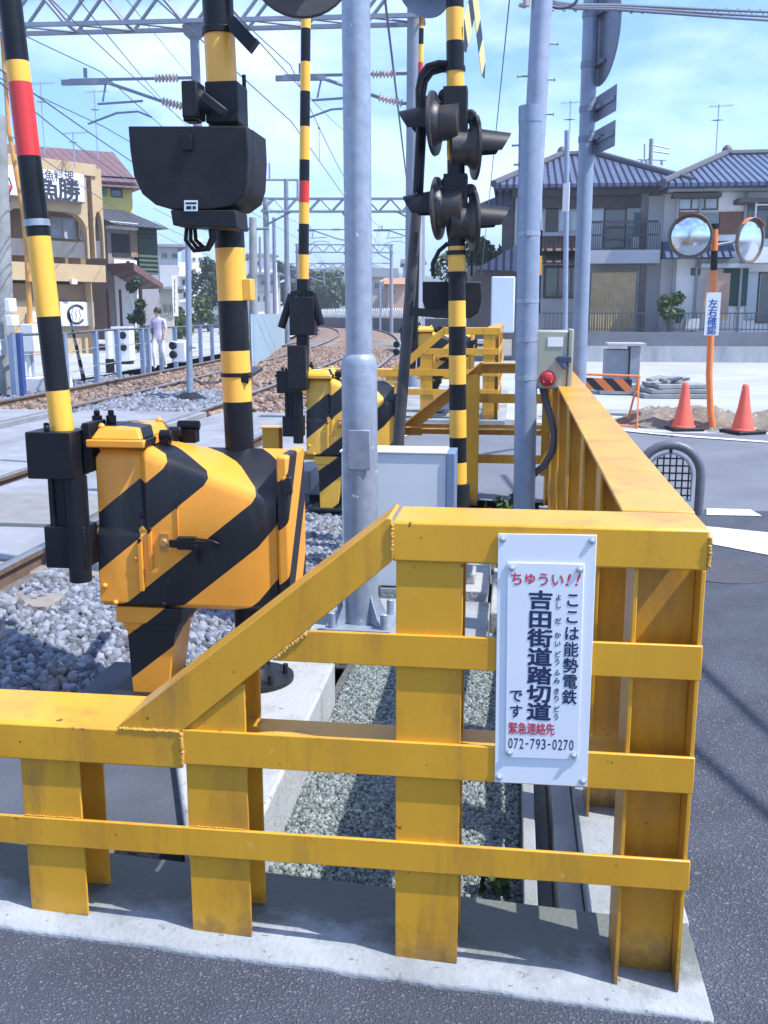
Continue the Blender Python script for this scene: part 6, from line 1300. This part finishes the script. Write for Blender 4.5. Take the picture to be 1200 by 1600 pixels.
# bundled cables at top right
r = root('cable_bundle', D(880, 8, 6.2), 'bundle of twisted cables running from the utility pole to the top right corner', 'cable')
for k, dz in enumerate((0, 7, 13)):
    mb = MB(); mb.tube([D(x, y+dz*(.3+.7*(x-850)/350), 6.2+(x-850)/350*3.0) for x, y in ((846, -6), (868, 4), (900, 8), (960, 8), (1050, 12), (1130, 16), (1280, 22))], .011, 6); mb.build('cable', WIRE, r)
mb = MB(); pts = []
for i in range(160): x = 860+i*2.5; a = i*.9; pts.append(D(x, 11+(x-850)*.028+6*math.sin(a), 6.2+(x-850)/350*3.0))
mb.tube(pts, .004, 4); mb.build('spiral_binding', WIRE, r)
mb = MB(); c = D(878, -2, 6.2); mb.tube([c+V(.09*math.cos(a), 0, .05*math.sin(a)) for a in [k*.4 for k in range(17)]], .010, 6); mb.build('coil', WIRE, r)
# lineside poles left of the tracks
for i, (px, py0, py1, d_, rr, lab) in enumerate(((397, 570, 340, 34, .16, 'grey concrete pole right of the near striped signal, before the pale blue fence'), (430, 540, 340, 60, .13, 'dark bare pole between the near signal and the slim arm'), (449, 530, 280, 55, .15, 'tall pole with a bracket frame left of the slim arm'), (408, 520, 370, 90, .13, 'thin distant pole behind the pale blue fence'))):
    r = root('lineside_pole', D(px, py0, d_), lab, 'pole', 'poles along the left of the tracks'); p0 = D(px, py0, d_); p0.z = 0; mb = MB(); mb.cyl(p0, D(px-2, py1, d_), rr, rr*.8, 12); mb.build('shaft', CONCD if i == 0 else STL, r)
    if i == 2: mb = MB(); mb.tube([D(415, 281, d_), D(466, 281, d_)], .06, 6); mb.tube([D(465, 281, d_), D(465, 310, d_)], .06, 6); mb.tube([D(421, 281, d_), D(421, 255, d_)], .05, 6); mb.build('bracket_frame', STL, r)
    if i == 0: mb = MB(); mb.tube([D(385, 358, d_), D(420, 357, d_)], .05, 6); mb.build('crossarm', STL, r)
r = root('street_lamp', D(433, 500, 75), 'white street lamp behind the pale blue fence', 'street lamp'); mb = MB(); p0 = D(434, 500, 75); p0.z = 0; mb.cyl(p0, D(431, 410, 75), .09, .07, 8); mb.build('post', HW, r); mb = MB(); mb.bar(D(431, 411, 75), D(419, 414, 75), (0, .2, 0), (0, 0, .1)); mb.build('lamp_head', HW, r)
r = root('street_lamp', D(594, 480, 85), 'thin street lamp with angled head right of the silver pole', 'street lamp'); mb = MB(); p0 = D(594, 490, 85); p0.z = 0; mb.cyl(p0, D(594, 440, 85), .09, .07, 8); mb.build('post', GREYP, r); mb = MB(); mb.bar(D(594, 440, 85), D(603, 436, 85), (0, .25, 0), (0, 0, .12)); mb.build('lamp_head', HW, r)
# boundary wall and picket fence round the curve
r = root('curve_wall', (-6, 70, 0), 'dark boundary wall topped by a white picket fence behind the curving tracks', 'wall'); cv = [G(px, py, .0) for px, py in ((470, 512.5), (520, 514), (580, 517), (640, 521), (700, 526))]
cv = [D(px, 500, d_) for px, d_ in ((440, 125), (500, 112), (560, 100), (620, 90), (700, 78), (760, 70))]
mbw, mbp = MB(), MB()
for a, b in zip(cv[:-1], cv[1:]):
    a, b = V(a.x, a.y, 0), V(b.x, b.y, 0); d_ = b-a; n_ = V(d_.y, -d_.x, 0).normalized(); mbw.obox((a+b)/2+V(0, 0, .55), d_/2, n_*.12, V(0, 0, .65)); L_ = d_.length; k = int(L_/.55)
    for i in range(k): c = a+d_*((i+.5)/k); u = d_.normalized(); mbp.prism([c+u*-.17+V(0, 0, 1.22), c+u*.17+V(0, 0, 1.22), c+u*.17+V(0, 0, 1.85), c+V(0, 0, 2.1), c-u*.17+V(0, 0, 1.85)], n_*.05)
    mbp.obox((a+b)/2+n_*-.05+V(0, 0, 1.45), d_/2, n_*.03, V(0, 0, .06))
mbw.build('wall', mat('dark_block_wall', (.085, .085, .09), .9, (.06, .06, .065), .8, .7), r, smooth=False); mbp.build('picket_fence', HW, r, smooth=False)
block('house', 578, 433, 618, 500, 120, 0, mat('cream_wall', (.50, .47, .42), .85), 'cream house with a brown gabled roof above the picket fence', [(585, 442, 592, 450)], (16, GROOF), grp='small houses beyond the picket fence')
block('house', 606, 444, 632, 500, 110, 0, mat('salmon_wall', (.48, .30, .22), .85), 'small house with an orange tiled roof beyond the picket fence', [(612, 452, 618, 459)], (12, mat('orange_far_roof', (.45, .20, .10), .7)), grp='small houses beyond the picket fence')
block('house', 545, 455, 575, 500, 125, 0, HW, 'white house low between the dark trees and the silver pole', [(550, 466, 556, 474)], (8, GROOF), grp='small houses beyond the picket fence')
block('house', 632, 412, 662, 500, 130, 0, HG, 'grey house just left of the leaning stay beyond the picket fence', [(640, 424, 647, 432)], (10, GROOF), grp='small houses beyond the picket fence')
for (px, d_, h_, w_, m_, lab) in ((500, 150, 8.0, 7, LEAFD, 'dark tree left of the silver pole, behind the farthest gantry'), (522, 140, 8.0, 8, LEAF, 'round green tree just left of the silver pole'), (452, 135, 8.5, 7, LEAFD, 'dark tree behind the slim raised arm'), (474, 160, 9.5, 8, LEAFD, 'tall dark tree right of the slim raised arm'), (598, 130, 5.0, 5, LEAF, 'small green tree by the street lamp right of the silver pole'), (648, 118, 6, 5, LEAFD, 'dark tree beside the grey house by the leaning stay')):
    tree(tuple(D(px, 490, d_)[:2])+(0,), h_, w_, 2200, .34, m_, lab, group='trees at the end of the railway view')
# distant hills
def hills(name, pts, dep, m):
    mb = MB(); n = len(pts); vs = []; rows = 8
    for j in range(rows+1):
        g = j/rows
        for i, (px, py) in enumerate(pts): p_ = D(px, py, dep*(1+.35*g)); p_.z = (D(px, py, dep).z+random.uniform(-1, 1)*g*2)*math.sin(g*math.pi*.5)**.8-1*(g == 0); vs.append(p_)
    mb.add(vs, [(j*n+i, j*n+i+1, (j+1)*n+i+1, (j+1)*n+i) for j in range(rows) for i in range(n-1)]); return tag(mb.build(name, m), kind='structure')
HM = mat('wooded_hill', (.045, .075, .04), .95, (.10, .13, .08), .035, 1, .6, .12)
def hp(f, x0, x1, k): return [(x0+(x1-x0)*i/k, f(x0+(x1-x0)*i/k)+random.uniform(-1.5, 1.5)) for i in range(k+1)]
hills('hill', hp(lambda x: 412-18*math.exp(-((x-545)/75)**2)+4*math.sin(x*.02), -700, 1500, 130), 520, HM)
hills('far_hill', hp(lambda x: 418-16*math.exp(-((x-420)/80)**2)-8*math.exp(-((x-640)/60)**2)+3*math.sin(x*.05), -900, 1700, 120), 900, HM)

# cables over the road on the right, outside the frame: their shadows lie on the asphalt
r = root('overhead_cable', (4.4, 2, 5.2), 'pair of service cables strung over the road to the right of the fence', 'cable')
for (a, b) in (((1085, 1040), (1215, 1160)), ((1090, 1180), (1215, 1290))):
    a, b = G(*a, 0), G(*b, 0); o_ = SUN*(5.2/SUN.z); d_ = b-a; mb = MB(); mb.tube([a+o_-d_*6, a+o_+V(0, 0, -.03), b+o_+d_*6], .026, 6); mb.build('cable', WIRE, r)
# the summer air
mb = MB(); mb.box(-1700, 1700, -200, 2700, -2, 75); hz = mb.build('haze', [], smooth=False)
hm = bpy.data.materials.new('haze'); hm.use_nodes = True; hn = hm.node_tree.nodes; hn.remove(hn['Principled BSDF'])
pv = hn.new('ShaderNodeVolumePrincipled'); pv.inputs['Density'].default_value = HAZE; pv.inputs['Color'].default_value = (.80, .88, 1.0, 1); pv.inputs['Anisotropy'].default_value = .2
hm.node_tree.links.new(pv.outputs[0], hn['Material Output'].inputs['Volume']); hz.data.materials.append(hm); hz['kind'] = 'stuff'
